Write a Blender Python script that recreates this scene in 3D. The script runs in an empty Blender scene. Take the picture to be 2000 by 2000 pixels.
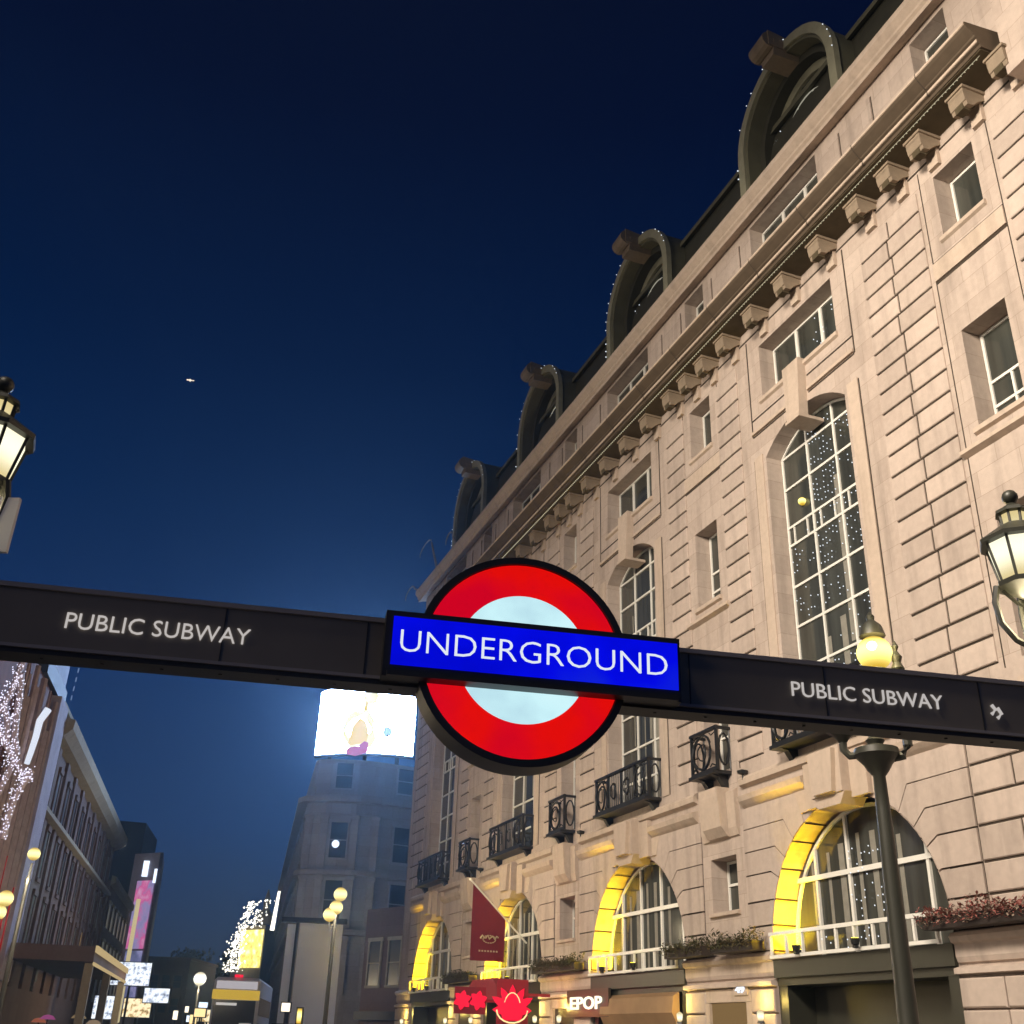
import bpy, bmesh, math, random
from mathutils import Vector, Matrix
R = math.radians
random.seed(7)
S = bpy.context.scene
COL = S.collection
# ------------------------------------------------------------------ camera, sky, sun, exposure
cam_d = bpy.data.cameras.new("camera")
cam = bpy.data.objects.new("camera", cam_d); COL.objects.link(cam)
cam_d.sensor_width = 36.0
cam_d.lens = 36.0 * 2099.7 / 2000.0
cam_d.clip_start = 0.05
cam_d.clip_end = 3000
cam.matrix_world = Matrix(((0.9993777, -0.0352722, 0.0, 0.0),
                           (-0.0156156, -0.4424417, -0.8966613, 0.0),
                           (0.0316272, 0.8961033, -0.4427172, 1.6),
                           (0, 0, 0, 1)))
S.camera = cam

W = bpy.data.worlds.new("World"); S.world = W; W.use_nodes = True
nt = W.node_tree; nt.nodes.clear()
out = nt.nodes.new('ShaderNodeOutputWorld'); bg = nt.nodes.new('ShaderNodeBackground')
geo = nt.nodes.new('ShaderNodeTexCoord'); sep = nt.nodes.new('ShaderNodeSeparateXYZ')
ramp = nt.nodes.new('ShaderNodeValToRGB')
nt.links.new(geo.outputs['Generated'], sep.inputs[0]); nt.links.new(sep.outputs['Z'], ramp.inputs[0])
cr = ramp.color_ramp
cr.elements[0].position = 0.0; cr.elements[0].color = (0.020, 0.030, 0.050, 1)
cr.elements[1].position = 0.9; cr.elements[1].color = (0.0006, 0.0016, 0.011, 1)
for p, c in ((0.05, (0.020, 0.034, 0.068, 1)), (0.16, (0.012, 0.038, 0.118, 1)), (0.28, (0.0075, 0.031, 0.112, 1)), (0.42, (0.0018, 0.0180, 0.076, 1)),
             (0.55, (0.0002, 0.0090, 0.046, 1)), (0.72, (0.0001, 0.0028, 0.021, 1))):
    e = cr.elements.new(p); e.color = c
nt.links.new(ramp.outputs[0], bg.inputs[0]); bg.inputs[1].default_value = 1.0
nt.links.new(bg.outputs[0], out.inputs[0])

# the glow of the lit city behind the viewer (the one sun lamp, broad and weak)
sl = bpy.data.lights.new("city_glow_sun", 'SUN'); sl.energy = 0.36; sl.angle = R(28); sl.color = (1.0, 0.80, 0.58)
so = bpy.data.objects.new("city_glow_sun", sl); COL.objects.link(so)
so.rotation_euler = Vector((0.80, 0.42, -0.22)).to_track_quat('-Z', 'Y').to_euler()

S.view_settings.view_transform = 'Standard'
S.view_settings.look = 'None'
S.view_settings.exposure = 0.0
S.view_settings.gamma = 1.0
S.view_settings.use_curve_mapping = False
S.cycles.use_denoising = True
S.cycles.max_bounces = 5
S.cycles.diffuse_bounces = 3
S.cycles.glossy_bounces = 3
S.cycles.transmission_bounces = 3
S.cycles.volume_bounces = 0
S.cycles.sample_clamp_indirect = 4.0
S.cycles.sample_clamp_direct = 0.0

# ------------------------------------------------------------------ materials
def newmat(name):
    m = bpy.data.materials.new(name); m.use_nodes = True
    return m, m.node_tree, m.node_tree.nodes['Principled BSDF']
def plain(name, col, rough=0.6, metal=0.0, noise=0.12, scale=3.0, bump=0.0, spec=0.5):
    m, t, b = newmat(name)
    b.inputs['Roughness'].default_value = rough; b.inputs['Metallic'].default_value = metal
    b.inputs['Specular IOR Level'].default_value = spec
    tc = t.nodes.new('ShaderNodeTexCoord'); n = t.nodes.new('ShaderNodeTexNoise')
    n.inputs['Scale'].default_value = scale; n.inputs['Detail'].default_value = 5
    t.links.new(tc.outputs['Object'], n.inputs['Vector'])
    mix = t.nodes.new('ShaderNodeMix'); mix.data_type = 'RGBA'
    mix.inputs['A'].default_value = tuple(c * (1 - noise) for c in col) + (1,)
    mix.inputs['B'].default_value = tuple(min(1, c * (1 + noise)) for c in col) + (1,)
    t.links.new(n.outputs['Fac'], mix.inputs['Factor']); t.links.new(mix.outputs['Result'], b.inputs['Base Color'])
    if bump:
        bp = t.nodes.new('ShaderNodeBump'); bp.inputs['Strength'].default_value = bump; bp.inputs['Distance'].default_value = 0.02
        t.links.new(n.outputs['Fac'], bp.inputs['Height']); t.links.new(bp.outputs[0], b.inputs['Normal'])
    return m
def stone(name, col, joints=True, var=0.14, jw=1.25, jh=0.61, streak=0.76):
    m, t, b = newmat(name)
    b.inputs['Roughness'].default_value = 0.85; b.inputs['Specular IOR Level'].default_value = 0.2
    L = t.links.new
    tc = t.nodes.new('ShaderNodeTexCoord')
    n1 = t.nodes.new('ShaderNodeTexNoise'); n1.inputs['Scale'].default_value = 0.35; n1.inputs['Detail'].default_value = 6; n1.inputs['Roughness'].default_value = 0.6
    n2 = t.nodes.new('ShaderNodeTexNoise'); n2.inputs['Scale'].default_value = 6.0; n2.inputs['Detail'].default_value = 8
    mp = t.nodes.new('ShaderNodeMapping'); mp.inputs['Scale'].default_value = (1.6, 1.6, 0.16)   # rain streaks
    n3 = t.nodes.new('ShaderNodeTexNoise'); n3.inputs['Scale'].default_value = 1.5; n3.inputs['Detail'].default_value = 5
    for n in (n1, n2): L(tc.outputs['Object'], n.inputs['Vector'])
    L(tc.outputs['Object'], mp.inputs[0]); L(mp.outputs[0], n3.inputs['Vector'])
    base = t.nodes.new('ShaderNodeMix'); base.data_type = 'RGBA'
    base.inputs['A'].default_value = (col[0] * (1 - var), col[1] * (1 - var * 1.2), col[2] * (1 - var * 1.2), 1)
    base.inputs['B'].default_value = (min(1, col[0] * (1 + var)), min(1, col[1] * (1 + var)), min(1, col[2] * (1 + var * 1.1)), 1)
    L(n1.outputs['Fac'], base.inputs['Factor'])
    r3 = t.nodes.new('ShaderNodeMapRange'); r3.inputs[1].default_value = 0.50; r3.inputs[2].default_value = 0.80
    r3.inputs[3].default_value = 1.0; r3.inputs[4].default_value = streak
    L(n3.outputs['Fac'], r3.inputs[0])
    r2 = t.nodes.new('ShaderNodeMapRange'); r2.inputs[1].default_value = 0.3; r2.inputs[2].default_value = 0.7
    r2.inputs[3].default_value = 0.93; r2.inputs[4].default_value = 1.05
    L(n2.outputs['Fac'], r2.inputs[0])
    mu = t.nodes.new('ShaderNodeMath'); mu.operation = 'MULTIPLY'; L(r3.outputs[0], mu.inputs[0]); L(r2.outputs[0], mu.inputs[1])
    fac = mu.outputs[0]
    if joints:
        cx = t.nodes.new('ShaderNodeSeparateXYZ'); L(tc.outputs['Object'], cx.inputs[0])
        cb = t.nodes.new('ShaderNodeCombineXYZ'); L(cx.outputs['X'], cb.inputs['X']); L(cx.outputs['Z'], cb.inputs['Y'])
        br = t.nodes.new('ShaderNodeTexBrick'); br.inputs['Scale'].default_value = 1.0
        br.inputs['Brick Width'].default_value = jw; br.inputs['Row Height'].default_value = jh
        br.inputs['Mortar Size'].default_value = 0.006; br.inputs['Mortar Smooth'].default_value = 0.3
        br.inputs['Color1'].default_value = (1, 1, 1, 1); br.inputs['Color2'].default_value = (0.86, 0.85, 0.84, 1)
        br.inputs['Mortar'].default_value = (0.62, 0.60, 0.56, 1)
        L(cb.outputs[0], br.inputs['Vector'])
        mj = t.nodes.new('ShaderNodeMix'); mj.data_type = 'RGBA'; mj.blend_type = 'MULTIPLY'; mj.inputs['Factor'].default_value = 1.0
        L(base.outputs['Result'], mj.inputs['A']); L(br.outputs['Color'], mj.inputs['B']); src = mj.outputs['Result']
    else:
        src = base.outputs['Result']
    vm = t.nodes.new('ShaderNodeVectorMath'); vm.operation = 'SCALE'; L(src, vm.inputs[0]); L(fac, vm.inputs['Scale'])
    L(vm.outputs[0], b.inputs['Base Color'])
    bp = t.nodes.new('ShaderNodeBump'); bp.inputs['Strength'].default_value = 0.25; bp.inputs['Distance'].default_value = 0.02
    L(n2.outputs['Fac'], bp.inputs['Height']); L(bp.outputs[0], b.inputs['Normal'])
    return m
def per_block(m, lo, hi):
    """each separate block of the mesh gets its own tone"""
    t = m.node_tree; b = t.nodes['Principled BSDF']; src = b.inputs['Base Color'].links[0].from_socket
    g = t.nodes.new('ShaderNodeNewGeometry'); r = t.nodes.new('ShaderNodeMapRange'); r.inputs[3].default_value = lo; r.inputs[4].default_value = hi
    v = t.nodes.new('ShaderNodeVectorMath'); v.operation = 'SCALE'
    t.links.new(g.outputs['Random Per Island'], r.inputs[0]); t.links.new(src, v.inputs[0]); t.links.new(r.outputs[0], v.inputs['Scale']); t.links.new(v.outputs[0], b.inputs['Base Color'])
    return m
def em(name, col, s):
    m = bpy.data.materials.new(name); m.use_nodes = True; t = m.node_tree; t.nodes.clear()
    o = t.nodes.new('ShaderNodeOutputMaterial'); e = t.nodes.new('ShaderNodeEmission')
    e.inputs[0].default_value = tuple(col) + (1,); e.inputs[1].default_value = s; t.links.new(e.outputs[0], o.inputs[0])
    return m
def em_lamp(name, edge, mid, s_edge, s_mid, at=.5):
    """lamp glass: brightest around the height of the burner inside"""
    m = bpy.data.materials.new(name); m.use_nodes = True; t = m.node_tree; t.nodes.clear()
    o = t.nodes.new('ShaderNodeOutputMaterial'); e = t.nodes.new('ShaderNodeEmission'); tc = t.nodes.new('ShaderNodeTexCoord'); sp = t.nodes.new('ShaderNodeSeparateXYZ')
    r = t.nodes.new('ShaderNodeValToRGB'); c = r.color_ramp; A_ = tuple(v * s_edge for v in edge) + (1,); B_ = tuple(v * s_mid for v in mid) + (1,)
    c.elements[0].position = 0; c.elements[0].color = A_; c.elements[1].position = 1; c.elements[1].color = A_; q = c.elements.new(at); q.color = B_; c.interpolation = 'EASE'
    t.links.new(tc.outputs['Generated'], sp.inputs[0]); t.links.new(sp.outputs['Z'], r.inputs[0]); t.links.new(r.outputs[0], e.inputs[0]); t.links.new(e.outputs[0], o.inputs[0])
    return m
def em_noise(name, stops, s, scale):
    """lit display or shop front: a few colours in patches"""
    m = bpy.data.materials.new(name); m.use_nodes = True; t = m.node_tree; t.nodes.clear()
    o = t.nodes.new('ShaderNodeOutputMaterial'); e = t.nodes.new('ShaderNodeEmission')
    tc = t.nodes.new('ShaderNodeTexCoord'); n = t.nodes.new('ShaderNodeTexNoise'); n.inputs['Scale'].default_value = scale; n.inputs['Detail'].default_value = 3
    r = t.nodes.new('ShaderNodeValToRGB'); t.links.new(tc.outputs['Object'], n.inputs['Vector']); t.links.new(n.outputs['Fac'], r.inputs[0])
    r.color_ramp.elements[0].position = stops[0][0]; r.color_ramp.elements[0].color = tuple(stops[0][1]) + (1,)
    r.color_ramp.elements[1].position = stops[-1][0]; r.color_ramp.elements[1].color = tuple(stops[-1][1]) + (1,)
    for p, c in stops[1:-1]:
        q = r.color_ramp.elements.new(p); q.color = tuple(c) + (1,)
    t.links.new(r.outputs[0], e.inputs[0]); e.inputs[1].default_value = s; t.links.new(e.outputs[0], o.inputs[0])
    return m
def glassy(name, col, rough=0.08):
    m, t, b = newmat(name)
    b.inputs['Base Color'].default_value = tuple(col) + (1,); b.inputs['Roughness'].default_value = rough
    b.inputs['Specular IOR Level'].default_value = 0.6
    tc = t.nodes.new('ShaderNodeTexCoord'); n = t.nodes.new('ShaderNodeTexNoise'); n.inputs['Scale'].default_value = 0.9
    mp = t.nodes.new('ShaderNodeMapping'); mp.inputs['Scale'].default_value = (3.5, 1, 0.25)
    t.links.new(tc.outputs['Object'], mp.inputs[0]); t.links.new(mp.outputs[0], n.inputs['Vector'])
    r = t.nodes.new('ShaderNodeMix'); r.data_type = 'RGBA'
    r.inputs['A'].default_value = tuple(c * 0.25 for c in col) + (1,); r.inputs['B'].default_value = tuple(c * 2.1 for c in col) + (1,)
    t.links.new(n.outputs['Fac'], r.inputs['Factor']); t.links.new(r.outputs['Result'], b.inputs['Base Color'])
    return m
M = {}
M['stone'] = stone('portland_stone', (0.49, 0.41, 0.35), streak=.66)
M['block'] = stone('rusticated_stone', (0.485, 0.405, 0.345), joints=False, streak=.68)
per_block(M['block'], .86, 1.07)
M['trim'] = stone('moulded_stone', (0.50, 0.41, 0.33), joints=False)
M['midstone'] = stone('mid_brown_stone', (0.27, 0.215, 0.155), joints=False)  # mid-brown stone for modillions and dormer keystones
M['crown'] = stone('dark_cornice_stone', (0.088, 0.066, 0.045), joints=False)  # cornice crown in a much darker stone colour than the wall
M['soffit'] = stone('shade_painted_soffit_stone', (0.085, 0.068, 0.040), joints=False)  # shade under the cornice painted into the stone colour
M['groove'] = plain('grimy_joint', (0.045, 0.032, 0.022), 0.95)
M['frame'] = plain('white_paint', (0.74, 0.73, 0.68), 0.45, noise=0.06)
M['glass'] = glassy('dark_window_glass', (0.040, 0.042, 0.036))
M['curtain'] = plain('net_curtain', (0.22, 0.21, 0.18), 0.9, noise=0.3, scale=5)
M['iron'] = plain('black_painted_iron', (0.012, 0.013, 0.014), 0.4, noise=0.3)
M['greenpaint'] = plain('dark_green_paint', (0.030, 0.030, 0.022), 0.45, noise=0.25)
M['lead'] = plain('weathered_lead_and_slate', (0.125, 0.120, 0.076), 0.7, noise=0.35, scale=1.2, bump=0.3)
M['leaddark'] = plain('dark_slate', (0.045, 0.043, 0.028), 0.7, noise=0.35, scale=2)
M['leadlite'] = plain('pale_lead_trim', (0.30, 0.29, 0.20), 0.7, noise=0.25)
M['leaf'] = plain('foliage_green', (0.060, 0.062, 0.022), 0.7, noise=0.5, scale=14)
M['heather'] = plain('heather_pink', (0.30, 0.10, 0.085), 0.8, noise=0.5, scale=14)
M['boxwood'] = plain('dark_planter', (0.028, 0.019, 0.016), 0.7)
M['brown'] = plain('dark_shop_front', (0.050, 0.036, 0.022), 0.4, noise=0.5, scale=0.7)
M['asphalt'] = plain('asphalt', (0.05, 0.05, 0.05), 0.7, noise=0.3, scale=6, bump=0.3)
M['paving'] = plain('york_stone_paving', (0.20, 0.18, 0.16), 0.8, noise=0.25, scale=4)
M['farstone'] = stone('far_stone', (0.31, 0.285, 0.27), joints=True, jw=1.6, jh=.8, streak=.95)
M['farstone2'] = stone('brown_far_stone', (0.150, 0.104, 0.088), joints=True, jw=2.2, jh=.9, var=0.25, streak=.92)
M['farpale'] = stone('pale_far_stone', (0.33, 0.29, 0.21), joints=False, var=0.2)
M['fardark'] = plain('dark_cladding', (0.020, 0.022, 0.030), 0.6)
M['farglass'] = glassy('far_glass', (0.012, 0.015, 0.020), 0.35)
M['hoard'] = plain('grey_hoarding', (0.80, 0.80, 0.86), 0.6, noise=0.06, scale=1)
M['redcloth'] = plain('crimson_cloth', (0.17, 0.010, 0.018), 0.8, noise=0.15)
M['gold'] = plain('gold_print', (0.55, 0.42, 0.25), 0.6)
M['beam'] = plain('charcoal_sign_enamel', (0.27, 0.235, 0.19), 0.5, noise=0.30, scale=2.2)
M['rim'] = plain('dark_sign_casing', (0.045, 0.042, 0.038), 0.5, noise=0.3, scale=4)
M['steel'] = plain('pale_edge_trim', (0.42, 0.38, 0.36), 0.5)
M['e_red'] = em('lit_red_glass', (0.84, 0.003, 0.004), 0.92)
M['e_red2'] = em('lit_red_edge', (0.60, 0.002, 0.014), 0.9)
M['e_blue'] = em('lit_blue_glass', (0.0005, 0.0025, 0.76), 0.95)
M['e_white'] = em('lit_white_glass', (0.62, 0.92, 0.98), 0.97)
M['e_text'] = em('lit_white_lettering', (0.80, 0.86, 0.95), 0.95)
M['sub_text'] = em('backlit_lettering', (0.60, 0.56, 0.54), 0.85)
M['e_lamp'] = em_lamp('lantern_glass', (1.0, .80, .38), (1.0, .97, .72), .75, 1.3, .38)
M['e_globe'] = em_lamp('globe_glass', (1.0, .60, .05), (1.0, .88, .26), .7, 2.4, .55)
M['e_core'] = em('lamp_core', (1.0, 0.95, 0.6), 14.0)
M['e_fairy'] = em('fairy_bulb', (0.85, 0.92, 1.0), 1.2)
M['e_string'] = em('rope_light', (0.85, 0.76, 0.50), 0.75)
M['e_dorm'] = em('glowing_frame', (.80, .76, .60), .42)  # dormer window frames glow by themselves to stand for light on them
M['e_yel'] = em('yellow_flood_lens', (1.0, 0.80, 0.03), 6.0)
M['e_neon'] = em('red_neon', (0.85, 0.012, 0.04), 1.3)
M['e_warm'] = em('warm_shop_light', (1.0, 0.74, 0.34), 1.3)
M['e_cool'] = em('cool_shop_light', (0.75, 0.85, 1.0), 1.5)
M['e_cream'] = em('cream_lettering', (1.0, 0.86, 0.66), 1.6)
M['e_pink'] = em('pink_screen', (0.62, 0.14, 0.34), 0.9)
M['e_int'] = em('lit_interior', (0.36, 0.22, 0.09), 0.6)
M['e_bulbstud'] = em('white_bulb', (0.82, 0.78, 0.95), 1.5)
M['e_arc'] = em('white_neon_arc', (0.75, 0.80, 0.92), 1.0)

# ------------------------------------------------------------------ mesh builder
class MB:
    def __init__(s): s.v = []; s.f = []; s.mi = []; s.cur = 0
    def mat(s, i): s.cur = i; return s
    def add(s, vs, fs):
        b = len(s.v); s.v += [tuple(v) for v in vs]; s.f += [tuple(i + b for i in f) for f in fs]; s.mi += [s.cur] * len(fs)
    def box(s, x0, x1, y0, y1, z0, z1):
        s.add([(x0, y0, z0), (x1, y0, z0), (x1, y1, z0), (x0, y1, z0), (x0, y0, z1), (x1, y0, z1), (x1, y1, z1), (x0, y1, z1)],
              [(0, 3, 2, 1), (4, 5, 6, 7), (0, 1, 5, 4), (1, 2, 6, 5), (2, 3, 7, 6), (3, 0, 4, 7)])
    def cbox(s, x0, x1, y0, y1, z0, z1, c=0.02):
        """box whose front (y1) edges are chamfered"""
        s.add([(x0, y0, z0), (x1, y0, z0), (x1, y0, z1), (x0, y0, z1), (x0, y1 - c, z0), (x1, y1 - c, z0), (x1, y1 - c, z1), (x0, y1 - c, z1),
               (x0 + c, y1, z0 + c), (x1 - c, y1, z0 + c), (x1 - c, y1, z1 - c), (x0 + c, y1, z1 - c)],
              [(0, 1, 5, 4), (1, 2, 6, 5), (2, 3, 7, 6), (3, 0, 4, 7), (4, 5, 9, 8), (5, 6, 10, 9), (6, 7, 11, 10), (7, 4, 8, 11), (8, 9, 10, 11), (3, 2, 1, 0)])
    def quad(s, a, b, c, d): s.add([a, b, c, d], [(0, 1, 2, 3)])
    def prism(s, poly, y0, y1):
        """polygon in x,z pulled from y0 to y1"""
        n = len(poly)
        s.add([(x, y0, z) for x, z in poly] + [(x, y1, z) for x, z in poly],
              [tuple(range(n - 1, -1, -1)), tuple(range(n, 2 * n))] + [(i, (i + 1) % n, (i + 1) % n + n, i + n) for i in range(n)])
    def run(s, prof, x0, x1):
        """moulding: profile in y,z run along x"""
        n = len(prof)
        s.add([(x0, y, z) for y, z in prof] + [(x1, y, z) for y, z in prof],
              [tuple(range(n)), tuple(range(2 * n - 1, n - 1, -1))] + [(i + n, (i + 1) % n + n, (i + 1) % n, i) for i in range(n)])
    def side(s, prof, x0, x1): s.run(prof, x0, x1)
    def lathe(s, prof, c=(0, 0, 0), seg=14):
        cx, cy, cz = c; n = len(prof); vs = []; fs = []
        for r, z in prof:
            for k in range(seg):
                a = 2 * math.pi * k / seg; vs.append((cx + r * math.cos(a), cy + r * math.sin(a), cz + z))
        for i in range(n - 1):
            for k in range(seg):
                k2 = (k + 1) % seg; fs.append((i * seg + k, i * seg + k2, (i + 1) * seg + k2, (i + 1) * seg + k))
        fs.append(tuple(range(seg - 1, -1, -1))); fs.append(tuple((n - 1) * seg + k for k in range(seg)))
        s.add(vs, fs)
    def tube(s, pts, r, seg=6, r2=None):
        pts = [Vector(p) for p in pts]; n = len(pts); vs = []; fs = []
        for i, p in enumerate(pts):
            d = (pts[min(i + 1, n - 1)] - pts[max(i - 1, 0)]).normalized()
            up = Vector((0, 0, 1)) if abs(d.z) < 0.9 else Vector((1, 0, 0))
            a = d.cross(up).normalized(); b = d.cross(a).normalized()
            rr = r if r2 is None else r + (r2 - r) * i / (n - 1)
            for k in range(seg):
                t = 2 * math.pi * k / seg; vs.append(p + a * rr * math.cos(t) + b * rr * math.sin(t))
        for i in range(n - 1):
            for k in range(seg):
                k2 = (k + 1) % seg; fs.append((i * seg + k, i * seg + k2, (i + 1) * seg + k2, (i + 1) * seg + k))
        fs.append(tuple(range(seg - 1, -1, -1))); fs.append(tuple((n - 1) * seg + k for k in range(seg)))
        s.add(vs, fs)
    def ball(s, c, r, seg=8, rings=5, sz=1.0):
        prof = [(max(1e-4, r * math.sin(math.pi * i / rings)), -r * sz * math.cos(math.pi * i / rings)) for i in range(rings + 1)]
        s.lathe(prof, c, seg)
    def dot(s, c, r):
        x, y, z = c
        s.add([(x + r, y, z), (x - r, y, z), (x, y + r, z), (x, y - r, z), (x, y, z + r), (x, y, z - r)],
              [(0, 2, 4), (2, 1, 4), (1, 3, 4), (3, 0, 4), (2, 0, 5), (1, 2, 5), (3, 1, 5), (0, 3, 5)])
    def build(s, name, mats, parent=None, mw=None, smooth=False):
        me = bpy.data.meshes.new(name); me.from_pydata(s.v, [], s.f)
        if not isinstance(mats, (list, tuple)): mats = [mats]
        for m in mats: me.materials.append(m)
        if len(mats) > 1: me.polygons.foreach_set('material_index', s.mi)
        bm = bmesh.new(); bm.from_mesh(me); bmesh.ops.recalc_face_normals(bm, faces=bm.faces)
        if smooth:
            for f in bm.faces: f.smooth = True
        bm.to_mesh(me); bm.free()
        if smooth: me.set_sharp_from_angle(angle=R(40))
        o = bpy.data.objects.new(name, me); COL.objects.link(o)
        if parent: o.parent = parent
        if mw is not None: o.matrix_world = mw
        return o
def tag(o, label, cat, group=None):
    o['label'] = label; o['category'] = cat
    if group: o['group'] = group
    return o
def struct(o): o['kind'] = 'structure'; return o
def stuff(o): o['kind'] = 'stuff'; return o
class Frame:
    """a facade's own axes: x along it, y out of it, z up"""
    def __init__(s, origin, rz): s.m = Matrix.Translation(Vector(origin)) @ Matrix.Rotation(rz, 4, 'Z')
    def at(s, x, y, z): return s.m @ Matrix.Translation(Vector((x, y, z)))
def thing(name, label, cat, mw, group=None):
    o = bpy.data.objects.new(name, None); COL.objects.link(o); o.matrix_world = mw; o.empty_display_size = 0.3
    return tag(o, label, cat, group)
def shifted(mb, dx, dy, dz):
    mb.v = [(x + dx, y + dy, z + dz) for x, y, z in mb.v]; return mb
def copy_tree(o, parent=None, mw=None):
    c = o.copy(); COL.objects.link(c)
    if parent: c.parent = parent
    if mw is not None: c.matrix_world = mw
    for ch in list(kids.get(o.name, [])): copy_child(ch, c)
    return c
kids = {}
def copy_child(ch, par):
    c = ch.copy(); COL.objects.link(c); c.parent = par
    for g in ch.children: copy_child(g, c)
def clone(root, mw, label):
    r = root.copy(); COL.objects.link(r); r.matrix_world = mw; r['label'] = label
    for ch in root.children: copy_child(ch, r)
    return r
def text_mb(txt, size, depth=0.01, bold=0.0, width=None, squeeze=1.0):
    """lettering as a mesh builder lying in x,z, centred on x, front face towards -y, cap height = size"""
    cu = bpy.data.curves.new('lettering', 'FONT'); cu.body = txt; cu.size = size / 0.73; cu.extrude = depth / 2; cu.offset = bold
    cu.align_x = 'CENTER'; cu.resolution_u = 3
    ob = bpy.data.objects.new('lettering_tmp', cu); COL.objects.link(ob)
    dg = bpy.context.evaluated_depsgraph_get(); me = bpy.data.meshes.new_from_object(ob.evaluated_get(dg))
    mb = MB(); xs = [v.co.x for v in me.vertices]; w0 = max(xs) - min(xs); cx = (max(xs) + min(xs)) / 2
    k = (width / w0) if width else squeeze
    mb.add([((v.co.x - cx) * k, -v.co.z, v.co.y) for v in me.vertices], [tuple(p.vertices) for p in me.polygons])
    bpy.data.objects.remove(ob); bpy.data.meshes.remove(me)
    return mb
def flip_x(mb): mb.v = [(-x, y, z) for x, y, z in mb.v]; return mb

A = R(-20.04)
HX = 17.0 * math.cos(A), -17.0 * math.sin(A)
HF = Frame((HX[0], HX[1], 0), math.atan2(math.cos(A), math.sin(A)))
# ------------------------------------------------------------------ ground
b = MB(); b.box(-1500, 1500, -1500, 1500, -0.6, 0.0); struct(b.build('ground', M['paving']))
b = MB(); b.quad((-14, -40, .004), (2.0, -40, .004), (-28, 220, .004), (-44, 220, .004)); struct(b.build('road', M['asphalt']))
b = MB(); b.box(-30, 75, 0.0, 8.5, 0.001, 0.13); struct(b.build('pavement', M['paving'], mw=HF.m))

# ------------------------------------------------------------------ the hotel
H = thing('hotel_building', 'long pale stone hotel with floodlit rusticated facade, arched windows and bracketed cornice', 'building', HF.m)
C0 = 22.25; PER = 11.2
centres = [C0 + PER * i for i in range(4)]
minors = [c + 5.62 for c in centres[:3]]
END = 61.9; START = 4.0
AR = 3.3; AZC = 4.0            # big arch: radius and centre height
openings = []                  # rectangular: s0,s1,z0,z1
for c in centres:
    openings += [(c - 1.95, c + 1.93, 8.95, 17.85), (c - 1.93, c + 1.85, 19.95, 21.87), (c - 1.93, c + 1.80, 24.1, 26.67)]
for m in minors + [15.25, 9.3]:
    openings += [(m - .67, m + .70, 19.97, 21.87), (m - .68, m + .70, 14.45, 17.1), (m - .68, m + .70, 9.0, 12.3), (m - .66, m + .66, 24.3, 26.67)]
    if m > 20: openings += [(m - .70, m + .70, 5.12, 6.58)]
DEP = 0.6
def inside(o, s, z): return o[0] < s < o[1] and o[2] < z < o[3]
arch_cells = [(c - 3.45, c + 3.45, 0.0, 7.45) for c in centres]
tall_cells = [(c - 1.95, c + 1.93, 17.85, 18.65) for c in centres]
cells = openings + arch_cells + tall_cells
xs = sorted(set([START, END] + [v for o in cells for v in o[:2]]))
zs = sorted(set([0.0, 26.9] + [v for o in cells for v in o[2:]]))
wb = MB()
for j in range(len(zs) - 1):
    z0, z1 = zs[j], zs[j + 1]; runx = None
    for i in range(len(xs) - 1):
        x0, x1 = xs[i], xs[i + 1]; mx, mz = (x0 + x1) / 2, (z0 + z1) / 2
        hole = any(inside(o, mx, mz) for o in cells)
        if not hole: runx = (runx[0], x1) if runx else (x0, x1)
        if (hole or i == len(xs) - 2) and runx:
            wb.quad((runx[0], 0, z0), (runx[1], 0, z0), (runx[1], 0, z1), (runx[0], 0, z1)); runx = None
for o in openings:             # reveals
    s0, s1, z0, z1 = o
    wb.quad((s0, 0, z0), (s0, -DEP, z0), (s0, -DEP, z1), (s0, 0, z1)); wb.quad((s1, 0, z0), (s1, -DEP, z0), (s1, -DEP, z1), (s1, 0, z1))
    wb.quad((s0, 0, z0), (s1, 0, z0), (s1, -DEP, z0), (s0, -DEP, z0))
    if not (abs(z1 - 17.85) < .01): wb.quad((s0, 0, z1), (s1, 0, z1), (s1, -DEP, z1), (s0, -DEP, z1))
def arc_pts(c, zc, r, a0, a1, n): return [(c + r * math.cos(R(a0 + (a1 - a0) * k / n)), zc + r * math.sin(R(a0 + (a1 - a0) * k / n))) for k in range(n + 1)]
def seg_arch(c, h, z0, z1):    # segmental head
    r = (h * h + (z1 - z0) ** 2) / (2 * (z1 - z0)); zc = z1 - r; a = math.degrees(math.asin(h / r))
    return arc_pts(c, zc, r, 90 - a, 90 + a, 14)
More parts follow.
